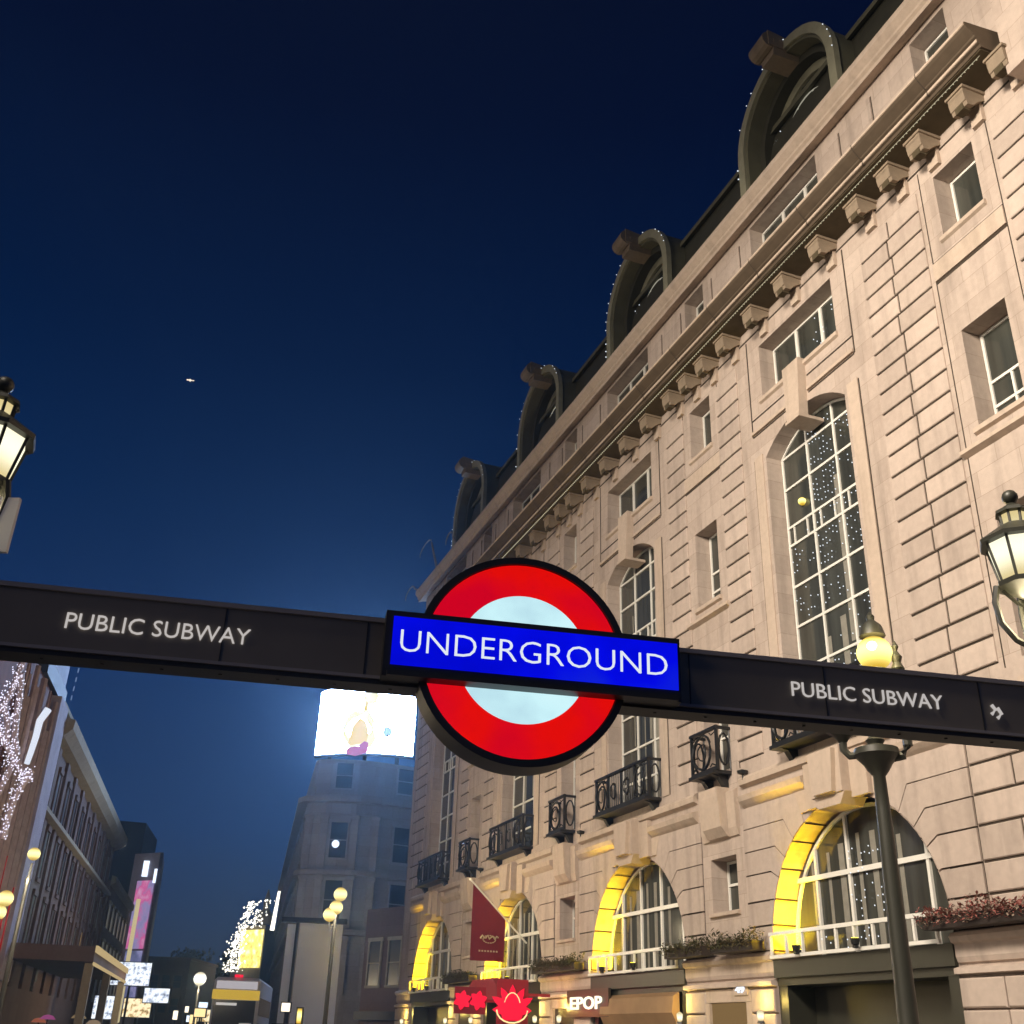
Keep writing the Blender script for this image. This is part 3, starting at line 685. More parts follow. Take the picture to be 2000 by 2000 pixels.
# ---- dormers
def dormer(c):
    f = MB(); y0, y1 = -2.6, -.62
    Ro, Rm, Ri, zs = 2.75, 2.38, 1.95, 30.75
    def ring(mb, ro, ri, ya, yb, zc=zs, foot=27.3):
        po = [(c + ro, foot)] + arc_pts(c, zc, ro, 0, 180, 22) + [(c - ro, foot)]
        pi_ = [(c + ri, foot)] + arc_pts(c, zc, ri, 0, 180, 22) + [(c - ri, foot)]
        for k in range(len(po) - 1):
            a, b2, d, e = po[k], po[k + 1], pi_[k + 1], pi_[k]
            mb.add([(a[0], ya, a[1]), (b2[0], ya, b2[1]), (d[0], ya, d[1]), (e[0], ya, e[1]), (a[0], yb, a[1]), (b2[0], yb, b2[1]), (d[0], yb, d[1]), (e[0], yb, e[1])],
                   [(0, 1, 2, 3), (4, 7, 6, 5), (0, 4, 5, 1), (3, 2, 6, 7)])
    f.mat(0); ring(f, Ro, Rm, -4.0, y1 + .0)
    f.mat(1); ring(f, Rm - .001, Rm - .30, -1.55, -1.15)
    f.mat(2); ring(f, Ro + .10, Ro - .26, y1 - .1, y1 + .12)
    f.mat(0); f.box(c - Ro, c + Ro, -4.2, -1.9, 27.3, 31.2)
    d = f.build('dormer', [M['lead'], M['leaddark'], M['leadlite']], H, smooth=True)
    k = MB()
    ring(k, 2.1, 1.72, -1.86, -1.55); k.build('window_arch', M['leadlite'], d)
    fr = MB(); hp = arc_pts(c, 30.4, 1.3, 0, 180, 16)
    for p, q in zip(hp, hp[1:]): fr.tube([(p[0], -1.55, p[1]), (q[0], -1.55, q[1])], .045, 4)
    for dx in (-1.3, -.45, .45, 1.3): fr.box(c + dx - .04, c + dx + .04, -1.6, -1.52, 27.5, 30.4 + math.sqrt(max(0, 1.69 - dx * dx)))
    fr.box(c - 1.3, c + 1.3, -1.59, -1.53, 30.36, 30.44)
    w = fr.build('window', M['e_dorm'], d)
    p = MB(); p.prism([(c - 1.78, 27.4), (c + 1.78, 27.4)] + arc_pts(c, 30.75, 1.78, 0, 180, 16), -1.75, -1.66); p.build('pane', M['glass'], w)
    # scrolled keystone leaning out at the crown
    k = MB()
    k.prism([(c - .34, 32.85), (c + .34, 32.85), (c + .46, 33.5), (c - .46, 33.5)], -1.3, -.1)
    vs = []; fs = []; n = 14
    for i, x in enumerate((c - .38, c + .50)):
        for q in range(n): a = 2 * math.pi * q / n; vs.append((x, .02 + .31 * math.cos(a), 33.48 + .35 * math.sin(a)))
    fs = [tuple(range(n)), tuple(range(2 * n - 1, n - 1, -1))] + [(q, (q + 1) % n, (q + 1) % n + n, q + n) for q in range(n)]
    k.add(vs, fs); k.run([(-1.9, 33.0), (.1, 33.2), (.1, 33.88), (-1.9, 33.6)], c - .42, c + .42)
    k.build('scroll_keystone', M['midstone'], d)
    fl = MB()
    for a in random.sample(range(100, 182, 9), 5): fl.dot((c + (Ro + .1) * math.cos(R(a)), y1 + .16, zs + (Ro + .1) * math.sin(R(a))), .026)
    for z in random.sample((30.4, 30.0, 29.6, 29.3, 28.8, 28.5), 4): fl.dot((c + Ro + .1, y1 + .16, z), .035)
    for a in (random.sample(range(10, 80, 9), 4) if c < 25 or c > 40 else range(0, 80, 9)): fl.dot((c + (Ro + .1) * math.cos(R(a)), y1 + .16, zs + (Ro + .1) * math.sin(R(a))), .026)
    if c < 40:
        for q in range(26): fl.dot((c + 1.75 + random.uniform(-.25, .25), -1.5, 28.6 + random.random() * 3.0), .026)
    fl.build('fairy_lights', M['e_fairy'], d)['kind'] = 'stuff'
for c in centres: dormer(c)
# iron scroll finials on the far corner of the parapet
def finial(s, y, z, h, lean):
    k = MB(); pts = []
    for q in range(15):
        t = q / 14
        if t < .6: u = t / .6; pts.append((s + lean * .35 * u, y + .25 * u, z + h * u))
        else:
            a = (t - .6) / .4 * R(200); pts.append((s + lean * (.35 + .40 * (1 - math.cos(a))), y + .25, z + h + .40 * math.sin(a)))
    k.tube(pts, .10, 6, .03); return k.build('roof_finial', M['farstone'], H, smooth=True)
finial(59.0, .2, 27.4, 2.6, 3.2); finial(61.8, .4, 27.2, .5, 2.6); finial(55.0, .2, 27.4, 1.1, 1.6)
# light string along the cornice
b = MB(); s = 13.1
while s < END + .6:
    b.dot((s, 1.0, 22.66), .020 if s < 35 else .024); s += .13
b.tube([(13.0, 1.0, 22.69), (END + .6, 1.0, 22.69)], .007, 4)
tag(b.build('light_string', M['e_string'], mw=HF.m), 'thin string of tiny warm lights hung under the hotel cornice', 'light string')
# ledge over the ground floor with stone piers
edges = [START] + [v for c in centres for v in (c - AR, c + AR)] + [END]
for i in range(0, len(edges), 2):
    a0, a1 = edges[i], edges[i + 1]; b = MB()
    b.run([(0, 3.34), (.06, 3.36), (.10, 3.46), (.10, 3.70), (.18, 3.74), (.22, 3.84), (.16, 3.92), (0, 3.96)], a0 + .01, a1 - .01)
    b.run([(0, 3.12), (.20, 3.14), (.20, 3.24), (0, 3.30)], a0 + .01, a1 - .01)
    w = a1 - a0; xs_ = [a0 + .02]
    nn = max(2, round(w / 1.25))
    for k in range(nn):
        x0 = a0 + w * k / nn; x1 = a0 + w * (k + 1) / nn
        for j in range(5):
            if i and nn >= 4 and 1 <= k < nn - 1 and j >= 0 and i < 8: continue
            b.cbox(x0 + .02, x1 - .02, 0, .13, .15 + .59 * j, .15 + .59 * (j + 1) - .04, .03)
    b.build('ground_floor_pier', M['block'], H)
for i, m in enumerate(minors):
    d = MB(); d.box(m - 1.15, m + 1.15, .0, .10, 2.78, 3.10); d.box(m - 1.2, m - .95, 0, .12, .14, 2.77); d.box(m + .95, m + 1.2, 0, .12, .14, 2.77)
    do = d.build('doorway', M['trim'], H)
    d = MB(); d.box(m - .94, m + .94, .005, .04, .14, 2.76); d.build('door', M['e_int'] if i == 0 else M['brown'], do)
# yellow floodlights at the arches (fixture + its own lamp)
def flood(s, y, z, aim, power, name='arch_floodlight', size=125):
    k = MB(); k.lathe([(.05, 0), (.09, .02), (.11, .14), (.10, .15)], (0, 0, 0), 10); k.box(-.05, .05, -.05, .05, -.06, 0)
    mw = HF.at(s, y, z)
    o = k.build(name, M['iron'], H); o.location = (s, y, z)
    k = MB(); k.lathe([(.085, .151), (.08, .158)], (0, 0, 0), 10); k.build('lens', M['e_yel'], o)
    ld = bpy.data.lights.new('yellow_spot', 'SPOT'); ld.energy = power; ld.color = (1.0, .64, .0); ld.spot_size = R(size); ld.spot_blend = .6; ld.shadow_soft_size = .08
    lo = bpy.data.objects.new('yellow_spot', ld); COL.objects.link(lo)
    p0 = HF.m @ Vector((s, y, z + .17)); p1 = HF.m @ Vector(aim)
    lo.matrix_world = Matrix.Translation(p0) @ (p1 - p0).to_track_quat('-Z', 'Y').to_matrix().to_4x4()
    return o
for i, c in enumerate(centres):
    flood(c + 2.35, -.12, 3.78, (c + 3.3, -.15, 5.2), 950 * (1 + .12 * i))
    flood(c + 1.9, .34, 3.84, (c + 2.0, .16, 8.0), 900, size=52)
    flood(c - .5, .40, 3.84, (c - .62, .20, 8.0), 260, size=40)

# ------------------------------------------------------------------ things on the hotel
def foliage_box(s, z, length, y0, mat, label, cat_name, y1=.62, h=.34, name='window_box', seed=1, group='window boxes along the hotel ledge'):
    rnd = random.Random(seed)
    t = thing(name, label, 'window box', HF.at(s, .24, z), group)
    k = MB(); k.box(-length / 2, length / 2, 0, y1 - .24, 0, .24); k.build('planter', M['boxwood'], t)
    k = MB()
    for q in range(int(length * 520)):
        x = rnd.uniform(-length / 2 - .05, length / 2 + .05); y = rnd.uniform(-.04, y1 - .14)
        bump = .55 + .45 * math.sin(x * 3.1 + seed) * math.cos(x * 1.3)
        zz = .22 + rnd.random() ** 1.3 * h * bump; 
        if rnd.random() < .25: y = y1 - .2 + rnd.random() * .1; zz = .08 + rnd.random() * .25
        a = rnd.uniform(0, 6.28); l = rnd.uniform(.03, .075); tlt = rnd.uniform(-.8, 1)
        dx, dy, dz = math.cos(a) * l, math.sin(a) * l, tlt * l
        k.add([(x, y, zz), (x + dx - dy * .4, y + dy + dx * .4, zz + dz), (x + dx * 1.8, y + dy * 1.8, zz + dz * 1.7), (x + dx + dy * .4, y + dy - dx * .4, zz + dz + .01)], [(0, 1, 2, 3)])
        k.mi[-1] = 0 if rnd.random() < .6 else 1
    k.build(cat_name, mat, t)
M['leaf2'] = plain('dry_foliage', (0.10, 0.075, 0.03), 0.8, noise=0.4, scale=10)
M['heather2'] = plain('heather_grey', (0.27, 0.21, 0.16), 0.8, noise=0.4, scale=10)
foliage_box(29.35, 3.96, 2.2, 0, [M['leaf'], M['leaf2']], 'green trailing window box on the ledge just left of the second doorway arch', 'foliage', seed=3)
foliage_box(26.75, 3.96, 2.1, 0, [M['leaf'], M['leaf2']], 'green bushy window box beside the nearest yellow arch, left of it', 'foliage', seed=5, h=.45)
foliage_box(17.75, 3.96, 2.9, 0, [M['heather'], M['heather2']], 'window box full of pink heather right of the nearest arch', 'flowers', seed=8, h=.36)
foliage_box(39.0, 3.96, 4.0, 0, [M['leaf'], M['leaf2']], 'long dark green window box between the second and third yellow arches', 'foliage', seed=11)
foliage_box(50.2, 3.96, 3.8, 0, [M['leaf'], M['boxwood']], 'dim window box between the third and farthest yellow arches', 'foliage', seed=13)
# banner flag
t = thing('banner_flag', 'crimson flag with gold emblem hanging from a slanting pole on the hotel', 'flag', HF.at(43.0, 0, 5.2))
k = MB(); k.tube([(0, .05, 0), (0, 2.5, 2.22)], .035, 6); k.ball((0, 2.53, 2.25), .06); k.build('pole', M['frame'], t)
k = MB(); nx, nz = 10, 12
for j in range(nz + 1):
    for i in range(nx + 1):
        u, v = i / nx, j / nz; y = .98 + 1.42 * u; zt = .05 + (y - .05) * 2.22 / 2.45 - .04; zb = -.75
        k.v.append((.05 * math.sin(u * 7 + v * 2) * v, y, zt + (zb - zt) * v))
for j in range(nz):
    for i in range(nx):
        q = j * (nx + 1) + i; k.f.append((q, q + 1, q + nx + 2, q + nx + 1)); k.mi.append(0)
fl = k.build('cloth', M['redcloth'], t)
fl.modifiers.new('thickness', 'SOLIDIFY').thickness = .012
k = MB()   # emblem in thread: small scroll of marks, one line of lettering below, on the side facing the viewer
for q in range(16):
    a = q / 16 * 6.28; k.tube([(-.075, 1.66 + .27 * math.cos(a), .05 + .14 * math.sin(a)), (-.075, 1.66 + .27 * math.cos(a + .28), .05 + .14 * math.sin(a + .28))], .020, 4)
pts = [(-.075, 1.28 + .075 * q, .12 + .07 * math.sin(q * 2.3)) for q in range(11)]; k.tube(pts, .034, 4)
for q in range(7): k.box(-.08, -.07, 1.3 + .12 * q, 1.37 + .12 * q, -.42, -.36)
k.build('emblem', M['gold'], fl)
# shop signs
t = thing('neon_sign', 'glowing red neon flower sign with two red flower blobs beside it, over a shop', 'sign', Matrix.Translation((.62, 43.0, 2.95)))
k = MB(); k.prism([(-2.1, -.45), (-.95, -.45), (-.95, .45), (-2.1, .45)], .06, .14); k.prism([(-.55, -.75), (.60, -.75), (.60, .75), (-.55, .75)], .06, .14); k.box(-.95, -.55, .08, .12, -.05, .05); k.box(.6, 1.4, .08, .12, .2, .3); k.build('back_plate', M['redcloth'], t)
def petal(mb, cx, cz, a, l, w, y=-.0):
    ca, sa = math.cos(a), math.sin(a); P = [(0, 0), (l * .45, w), (l * .8, w * .55), (l, 0), (l * .8, -w * .55), (l * .45, -w)]
    mb.prism([(cx + u * ca - v * sa, cz + u * sa + v * ca) for u, v in P], y - .04, y + .04)
k = MB()
for q in range(7): petal(k, .02, -.28, R(0 + 30 * q), .72 if q in (0, 6) else .86, .17, -.02 * (q % 2))
k.prism([(-.3, -.62), (.34, -.62), (.46, -.28), (-.42, -.28)], -.06, .03)
for cx in (-1.80, -1.22):
    for q in range(6): petal(k, cx, 0, R(60 * q + 20), .34, .13, .01 * q)
k.build('neon_petals', M['e_neon'], t)
k = MB(); k.tube([(.02 + .56 * math.cos(R(a)), -.09, -.28 + .42 * math.sin(R(a))) for a in range(180, 361, 20)], .028, 5); k.tube([(.02 + .30 * math.cos(R(a)), -.10, -.20 + .5 * math.sin(R(a))) for a in range(20, 161, 20)], .018, 5); k.build('gold_outline', M['e_warm'], t)
ld = bpy.data.lights.new('neon_light', 'POINT'); ld.energy = 45; ld.color = (1, .03, .06); ld.shadow_soft_size = .4
lo = bpy.data.objects.new('neon_light', ld); COL.objects.link(lo); lo.location = (.5, 42.5, 2.9)
t = thing('shop_awning', 'dark red domed awning above the red neon flower', 'awning', HF.at(44.6, 0, 3.1))
k = MB(); k.prism([(-1.9, 0), (1.9, 0), (1.7, .5), (1.2, .78), (-1.2, .78), (-1.7, .5)], .1, 1.3); k.build('canopy', M['redcloth'], t)
t = thing('lettering_sign', 'cream lit EPOP lettering on the shop left of the second doorway', 'sign', HF.at(36.75, .3, 2.72))
k = MB(); k.box(-1.7, 1.7, -.14, -.05, -.25, .62); k.build('sign_board', M['brown'], t)
flip = text_mb('EPOP', .40, .03, .012, width=2.6); k = MB(); k.add([(-x, -y, z) for x, y, z in flip.v], flip.f); k.build('lettering', M['e_cream'], t)
t = thing('number_sign', 'small lit house number 49 beside the doorway', 'sign', HF.at(27.15, .14, 3.0))
k = MB(); k.box(-.34, .34, -.03, 0, -.06, .22); k.build('plate', M['trim'], t)
flip = text_mb('49', .17, .02, .008, width=.46); k = MB(); k.add([(-x, -y + .015, z) for x, y, z in flip.v], flip.f); k.build('lettering', M['e_cool'], t)
t = thing('roller_awning', 'brown lit shop blind in the second arch', 'awning', HF.at(33.4, 0, 2.2))
k = MB(); k.run([(.02, .0), (.10, 0), (.28, .35), (.22, .8), (.02, .92)], -2.7, 2.3); k.build('blind', plain('brown_blind', (.26, .16, .08), .7, noise=.45, scale=1.0), t)
# lanterns added on the ground floor piers to stand for their yellow uplighting
def lantern(s, z, label, warm=True, power=22):
    t = thing('added_wall_lantern', label, 'lantern', HF.at(s, .14, z), 'added wall lanterns under the hotel ledge')
    k = MB(); k.lathe([(.03, 0), (.07, .03), (.09, .20), (.07, .22), (.02, .26)], (0, .22, 0), 6); k.build('glass', M['e_lamp'], t)
    k = MB(); k.tube([(0, 0, -.12), (0, .22, -.12), (0, .22, 0)], .025, 5); k.lathe([(.10, -.06), (.08, .0)], (0, .22, 0), 6); k.build('bracket', M['iron'], t)
    ld = bpy.data.lights.new('lantern_light', 'POINT'); ld.energy = power * .55; ld.color = (1, .70, .16); ld.shadow_soft_size = .08
    lo = bpy.data.objects.new('lantern_light', ld); COL.objects.link(lo); lo.matrix_world = HF.at(s, .42, z + .5)
for s, lab, pw in ((30.1, 'added wall lantern on the pier right of the second arch', 60), (25.9, 'added wall lantern on the pier left of the nearest arch', 60),
               (38.9, 'added wall lantern on the pier left of the lit EPOP lettering', 60), (41.2, 'added wall lantern on the pier right of the third arch', 60), (48.6, 'added wall lantern on the pier left of the third arch', 60), (52.2, 'added wall lantern on the pier right of the farthest arch', 70), (59.6, 'added wall lantern on the pier left of the farthest arch', 90)):
    lantern(s, 2.30, lab, power=pw)

# ------------------------------------------------------------------ subway entrance sign
d = Vector((0.98330682, 0.18195519, 0)); az_ = math.atan2(d.y, d.x); nrm = 3.930917
SO = Vector((-d.y * -1, 0, 0))
SF = Matrix.Translation(Vector((-d.y, d.x, 0)) * nrm) @ Matrix.Rotation(az_, 4, 'Z')   # x along the beam, y away from the viewer
t = thing('subway_sign', 'dark PUBLIC SUBWAY beam with lit red, white and blue UNDERGROUND roundel', 'sign', SF)
k = MB(); k.cbox = k.box
k.box(-1.75, 3.35, 0, .11, 2.815, 3.045); bo = k.build('beam', M['beam'], t)
k = MB(); k.box(-1.75, 3.35, -.012, .0, 3.032, 3.05); k.box(-1.75, 3.35, -.012, .012, 2.808, 2.820); k.build('edge_trim', M['steel'], bo)
k = MB(); k.box(-1.75, 3.35, 0.0, .12, 2.790, 2.8075)
for q_ in range(24): k.lathe([(.007, -.004), (.007, 0)], (-1.6 + .21 * q_, .05, 2.790), 6)
k.build('under_rail', M['rim'], bo)
k = MB()
for x_ in (-1.2, -.35, .18, 1.47, 2.05, 2.75): k.box(x_, x_ + .004, -.003, 0.0, 2.822, 3.03)
k.build('panel_seam', M['rim'], bo)
for x, w_ in ((-.577, .655), (2.24, .67)):
    m = text_mb('PUBLIC SUBWAY', .064, .006, -.0006, width=w_); shifted(m, x, -.004, 2.895); m.build('lettering', M['sub_text'], bo)
k = MB(); k.tube([(2.80, -.004, 2.935), (2.815, -.004, 2.915), (2.795, -.004, 2.895)], .008, 5); k.tube([(2.825, -.004, 2.925), (2.84, -.004, 2.90), (2.82, -.004, 2.88)], .008, 5); k.build('arrow_mark', M['sub_text'], bo)
rc = (.785, 2.932)
def disc(mb, r0, r1, y0, y1, n=72):
    vs = []; 
    for k_ in range(n):
        a = 2 * math.pi * k_ / n; c_, s_ = math.cos(a), math.sin(a)
        vs += [(rc[0] + r0 * c_, y0, rc[1] + r0 * s_), (rc[0] + r1 * c_, y0, rc[1] + r1 * s_), (rc[0] + r1 * c_, y1, rc[1] + r1 * s_), (rc[0] + r0 * c_, y1, rc[1] + r0 * s_)]
    fs = []
    for k_ in range(n):
        q = 4 * k_; p = 4 * ((k_ + 1) % n)
        fs += [(q, q + 1, p + 1, p), (q + 1, q + 2, p + 2, p + 1), (q + 2, q + 3, p + 3, p + 2), (q + 3, q, p, p + 3)]
    mb.add(vs, fs)
k = MB(); disc(k, .001, .420, -.03, .11); disc(k, .392, .420, -.045, -.03); ro = k.build('roundel', M['rim'], t, smooth=True)
k = MB(); disc(k, .258, .388, -.038, -.031)
m_red = bpy.data.materials.new('lit_red_ring'); m_red.use_nodes = True; tt = m_red.node_tree; tt.nodes.clear()
o_ = tt.nodes.new('ShaderNodeOutputMaterial'); e_ = tt.nodes.new('ShaderNodeEmission'); tc_ = tt.nodes.new('ShaderNodeTexCoord'); n_ = tt.nodes.new('ShaderNodeTexNoise'); n_.inputs['Scale'].default_value = 3.0
r_ = tt.nodes.new('ShaderNodeValToRGB'); r_.color_ramp.elements[0].position = .35; r_.color_ramp.elements[0].color = (.62, .001, .016, 1); r_.color_ramp.elements[1].position = .55; r_.color_ramp.elements[1].color = (.76, .004, .003, 1)
tt.links.new(tc_.outputs['Object'], n_.inputs[0]); tt.links.new(n_.outputs['Fac'], r_.inputs[0]); tt.links.new(r_.outputs[0], e_.inputs[0]); tt.links.new(e_.outputs[0], o_.inputs[0])
k.build('red_ring', m_red, ro)
k = MB(); disc(k, .001, .2575, -.036, -.031); k.build('white_disc', em_noise('lit_white_glass_disc', [(.30, (.46, .70, .80)), (.55, (.60, .90, .96)), (.75, (.66, .94, .98))], 1.0, 4.5), ro)
k = MB(); k.box(.244, 1.404, -.085, .0, 2.800, 3.058); k.box(.262, 1.386, -.105, -.085, 2.80, 2.818); bar = k.build('name_bar', M['rim'], t)
k = MB(); k.box(.272, 1.392, -.092, -.086, 2.845, 3.034); k.build('blue_panel', em_noise('lit_blue_glass_panel', [(.30, (.0006, .0022, .60)), (.52, (.0010, .0030, .78)), (.70, (.006, .018, .66))], 1.0, 2.6), bar)
m = text_mb('UNDERGROUND', .092, .004, -.0016, width=1.045); shifted(m, .825, -.096, 2.896); m.build('lettering', M['e_text'], bar)
# posts that carry the beam, outside the picture
for x in (-1.95, 3.5):
    k = MB(); k.lathe([(.12, 0), (.12, .3), (.07, .4), (.06, 3.1), (.09, 3.2), (.02, 3.35)], (x, .07, 0), 12); k.build('post', M['beam'], t, smooth=True)

# ------------------------------------------------------------------ street lamps
def hexlantern(mb_f, mb_g, c, r, h, seg=8):
    """ornate lantern: glass body wider at the top, cornice roof, small crown and ball"""
    x, y, z = c
    mb_g.lathe([(r * .68, 0), (r * .92, h)], (x, y, z), seg)
    for k_ in range(seg):
        a = 2 * math.pi * k_ / seg
        mb_f.tube([(x + r * .70 * math.cos(a), y + r * .70 * math.sin(a), z), (x + r * .95 * math.cos(a), y + r * .95 * math.sin(a), z + h)], .017, 4)
    mb_f.lathe([(r * .2, -.16), (r * .5, -.10), (r * .82, -.05), (r * .84, .0), (r * .5, .004)], (x, y, z), seg)
    mb_f.lathe([(r * .9, h - .004), (r * 1.14, h + .0), (r * 1.16, h + .04), (r * .95, h + .09), (r * .5, h + .20), (r * .46, h + .21)], (x, y, z), seg)
def crown(mb_f, mb_g, c, r):
    x, y, z = c
    mb_g.lathe([(r * .36, 0), (r * .38, .13)], (x, y, z), 8)
    for k_ in range(8):
        a = 2 * math.pi * k_ / 8; mb_f.tube([(x + r * .38 * math.cos(a), y + r * .38 * math.sin(a), z), (x + r * .41 * math.cos(a), y + r * .41 * math.sin(a), z + .13)], .016, 4)
    mb_f.lathe([(r * .40, .13), (r * .54, .14), (r * .5, .18), (r * .2, .24), (r * .1, .27)], (x, y, z), 8)
    mb_f.ball((x, y, z + .34), r * .24, 12, 8)
def ornate_lamp(x, y, top, r, label, lampz, rz=0, arms=((0, 0),), power=60):
    t = thing('street_lamp', label, 'street lamp', Matrix.Translation((x, y, 0)) @ Matrix.Rotation(rz, 4, 'Z'), 'ornate lantern street lamps near the subway sign')
    f, g = MB(), MB()
    ax, ay = arms[0]
    hexlantern(f, g, (ax, ay, lampz), r, top, 8); crown(f, g, (ax, ay, lampz + top + .20), r)
    # scrolled bracket arm from the column to the lantern
    f.tube([(ax, ay, lampz - .10), (ax * .98, ay * .98, lampz - .32), (ax * .85, ay * .85, lampz - .55), (ax * .55, ay * .55, lampz - .70), (ax * .2, ay * .2, lampz - .72), (0, 0, lampz - .62)], .045, 8)
    f.tube([(ax * .9, ay * .9, lampz - .14), (ax * .62, ay * .62, lampz - .34), (ax * .3, ay * .3, lampz - .42), (0, 0, lampz - .40)], .03, 6)
    f.lathe([(.02, 0), (.10, .05), (.14, .10), (.05, .14)], (ax, ay, lampz - .80), 8)
    for k_ in range(4):
        a = math.pi * (.25 + .5 * k_) + .6; ca, sa = math.cos(a) * r, math.sin(a) * r
        f.tube([(ax + ca * .84, ay + sa * .84, lampz - .03), (ax + ca * .96, ay + sa * .96, lampz - .20), (ax + ca * .88, ay + sa * .88, lampz - .42), (ax + ca * .55, ay + sa * .55, lampz - .60), (ax + ca * .1, ay + sa * .1, lampz - .70)], .032, 6)
        f.tube([(ax + ca * .70, ay + sa * .70, lampz - .08), (ax + ca * .35, ay + sa * .35, lampz - .22), (ax, ay, lampz - .28)], .02, 5)
    f.build('lantern_frame', M['greenpaint'], t, smooth=True); g.build('lantern_glass', M['e_lamp'], t)
    f = MB(); f.lathe([(.24, 0), (.24, .5), (.16, .6), (.11, 1.0), (.085, 2.5), (.075, lampz - .9), (.11, lampz - .8), (.13, lampz - .65), (.07, lampz - .5), (.05, lampz + .6), (.02, lampz + .9)], (0, 0, 0), 14)
    f.build('column', M['greenpaint'], t, smooth=True)
    ld = bpy.data.lights.new('street_light', 'POINT'); ld.energy = power; ld.color = (1, .83, .5); ld.shadow_soft_size = .2
    lo = bpy.data.objects.new('street_light', ld); COL.objects.link(lo); lo.matrix_world = t.matrix_world @ Matrix.Translation((ax, ay, lampz - .25))
    return t
# right edge lantern: centre near (5.22, 9.9)
ornate_lamp(5.68, 9.78, .42, .34, 'street lamp at the right edge, its lit lantern on a scrolled arm', 5.90, 0, ((-.50, .12),), power=70)
# left edge lantern
lt = ornate_lamp(-5.06, 8.18, .42, .34, 'street lamp at the left edge with a pale sign plate below its lantern', 5.80, 0, ((.46, .06),), power=70)
k = MB(); k.box(-.3, .90, -.02, .02, 5.10, 5.60); k.build('sign_plate', plain('pale_plate', (.52, .52, .56), .5), lt)
# central column lamp behind the right half of the sign
t = thing('street_lamp', 'tall black street lamp with a glowing yellow globe rising behind the right PUBLIC SUBWAY lettering', 'street lamp', Matrix.Translation((4.66, 13.31, 0)) @ Matrix.Rotation(R(-19), 4, 'Z'))
f = MB(); f.lathe([(.30, 0), (.30, .7), (.2, .85), (.13, 1.1), (.11, 2.4), (.10, 3.2), (.085, 4.3), (.075, 4.70), (.13, 4.77), (.17, 4.84), (.28, 4.96), (.27, 5.04), (.13, 5.07), (.09, 5.10), (.12, 5.15), (.07, 5.2), (.055, 5.75)], (0, 0, 0), 16)
f.build('column', M['greenpaint'], t, smooth=True)
f = MB()
f.tube([(-.20, 0, 4.98), (-.32, 0, 4.97), (-.39, 0, 5.05), (-.39, 0, 5.25)], .05, 8); f.lathe([(.05, 5.14), (.09, 5.2), (.19, 5.27), (.20, 5.30), (.05, 5.32)], (-.39, 0, 0), 10)
f.tube([(.18, 0, 4.93), (.31, 0, 4.95), (.38, 0, 5.07), (.38, 0, 5.40)], .06, 8); f.lathe([(.06, 5.4), (.14, 5.45), (.2, 5.7), (.22, 5.74), (.1, 5.9), (.05, 6.0), (.09, 6.06), (.05, 6.14), (.075, 6.22), (.02, 6.3), (.045, 6.36), (.005, 6.44)], (.38, 0, 0), 10)
f.tube([(0, 0, 5.4), (.12, 0, 5.7), (.14, 0, 5.98)], .04, 6)
f.build('bracket_arm', M['greenpaint'], t, smooth=True)
f = MB(); f.lathe([(.10, 6.50), (.17, 6.52), (.13, 6.66), (.05, 6.74), (.055, 6.80), (.01, 6.86)], (.12, 0, 0), 12); f.lathe([(.05, 5.98), (.15, 6.03), (.13, 6.07)], (.12, 0, 0), 12); f.build('globe_cap', M['greenpaint'], t, smooth=True)
f = MB(); f.ball((.12, 0, 6.29), .225, 18, 12); f.build('globe', M['e_globe'], t, smooth=True)
f = MB(); f.ball((.10, -.18, 6.32), .07, 12, 8); f.build('bulb', M['e_core'], t, smooth=True)
ld = bpy.data.lights.new('street_light', 'POINT'); ld.energy = 90; ld.color = (1, .78, .35); ld.shadow_soft_size = .22
lo = bpy.data.objects.new('street_light', ld); COL.objects.link(lo); lo.location = (4.7, 13.0, 6.3)

def globe_lamp(x, y, bulbs, label, h, r=.26, col='e_lamp', power=500, group='globe street lamps down the street'):
    t = thing('street_lamp', label, 'street lamp', Matrix.Translation((x, y, 0)), group)
    f = MB(); f.lathe([(.22, 0), (.2, .6), (.1, .9), (.075, h * .6), (.06, h - .5), (.1, h - .35), (.03, h - .2)], (0, 0, 0), 8)
    for bx, bz in bulbs: f.tube([(0, 0, h - .7), (bx * .7, 0, bz - .55), (bx, 0, bz - .28)], .04, 5)
    f.build('column', M['iron'], t, smooth=True)
    for bx, bz in bulbs:
        f = MB(); f.ball((bx, 0, bz), r, 12, 8); f.build('globe', M[col], t, smooth=True)
    ld = bpy.data.lights.new('street_light', 'POINT'); ld.energy = power; ld.color = (1, .80, .50); ld.shadow_soft_size = .4
    lo = bpy.data.objects.new('street_light', ld); COL.objects.link(lo); lo.location = (x + .3, y - .9, h - .2)
    return t
M['e_lamp2'] = em_lamp('far_lamp_glass', (1.0, .62, .10), (1.0, .93, .40), .6, 1.5, .5)
M['e_lamp3'] = em_lamp('far_white_lamp', (1.0, .85, .55), (1.0, .97, .88), .7, 1.9, .5)
M['e_spark'] = em('white_spark', (1.0, .93, .78), 2.2)
globe_lamp(-6.45, 45.5, ((.12, 6.72), (.0, 6.22), (-.22, 5.95)), 'street lamp with stacked pale globes before the grey hoarding', 6.4, .27, 'e_lamp2', 1900)
globe_lamp(-14.95, 36.0, ((0.02, 6.55),), 'street lamp with one small globe against the long left building', 6.1, .2, 'e_lamp2', 700)
globe_lamp(-15.25, 35.2, ((0.08, 5.1), (-.05, 4.7)), 'street lamp with two globes low at the left edge', 4.9, .24, 'e_lamp2', 500)
globe_lamp(-19.5, 77.6, ((0, 4.75),), 'street lamp with a white globe left of the bus', 4.4, .42, 'e_lamp3', 1200)

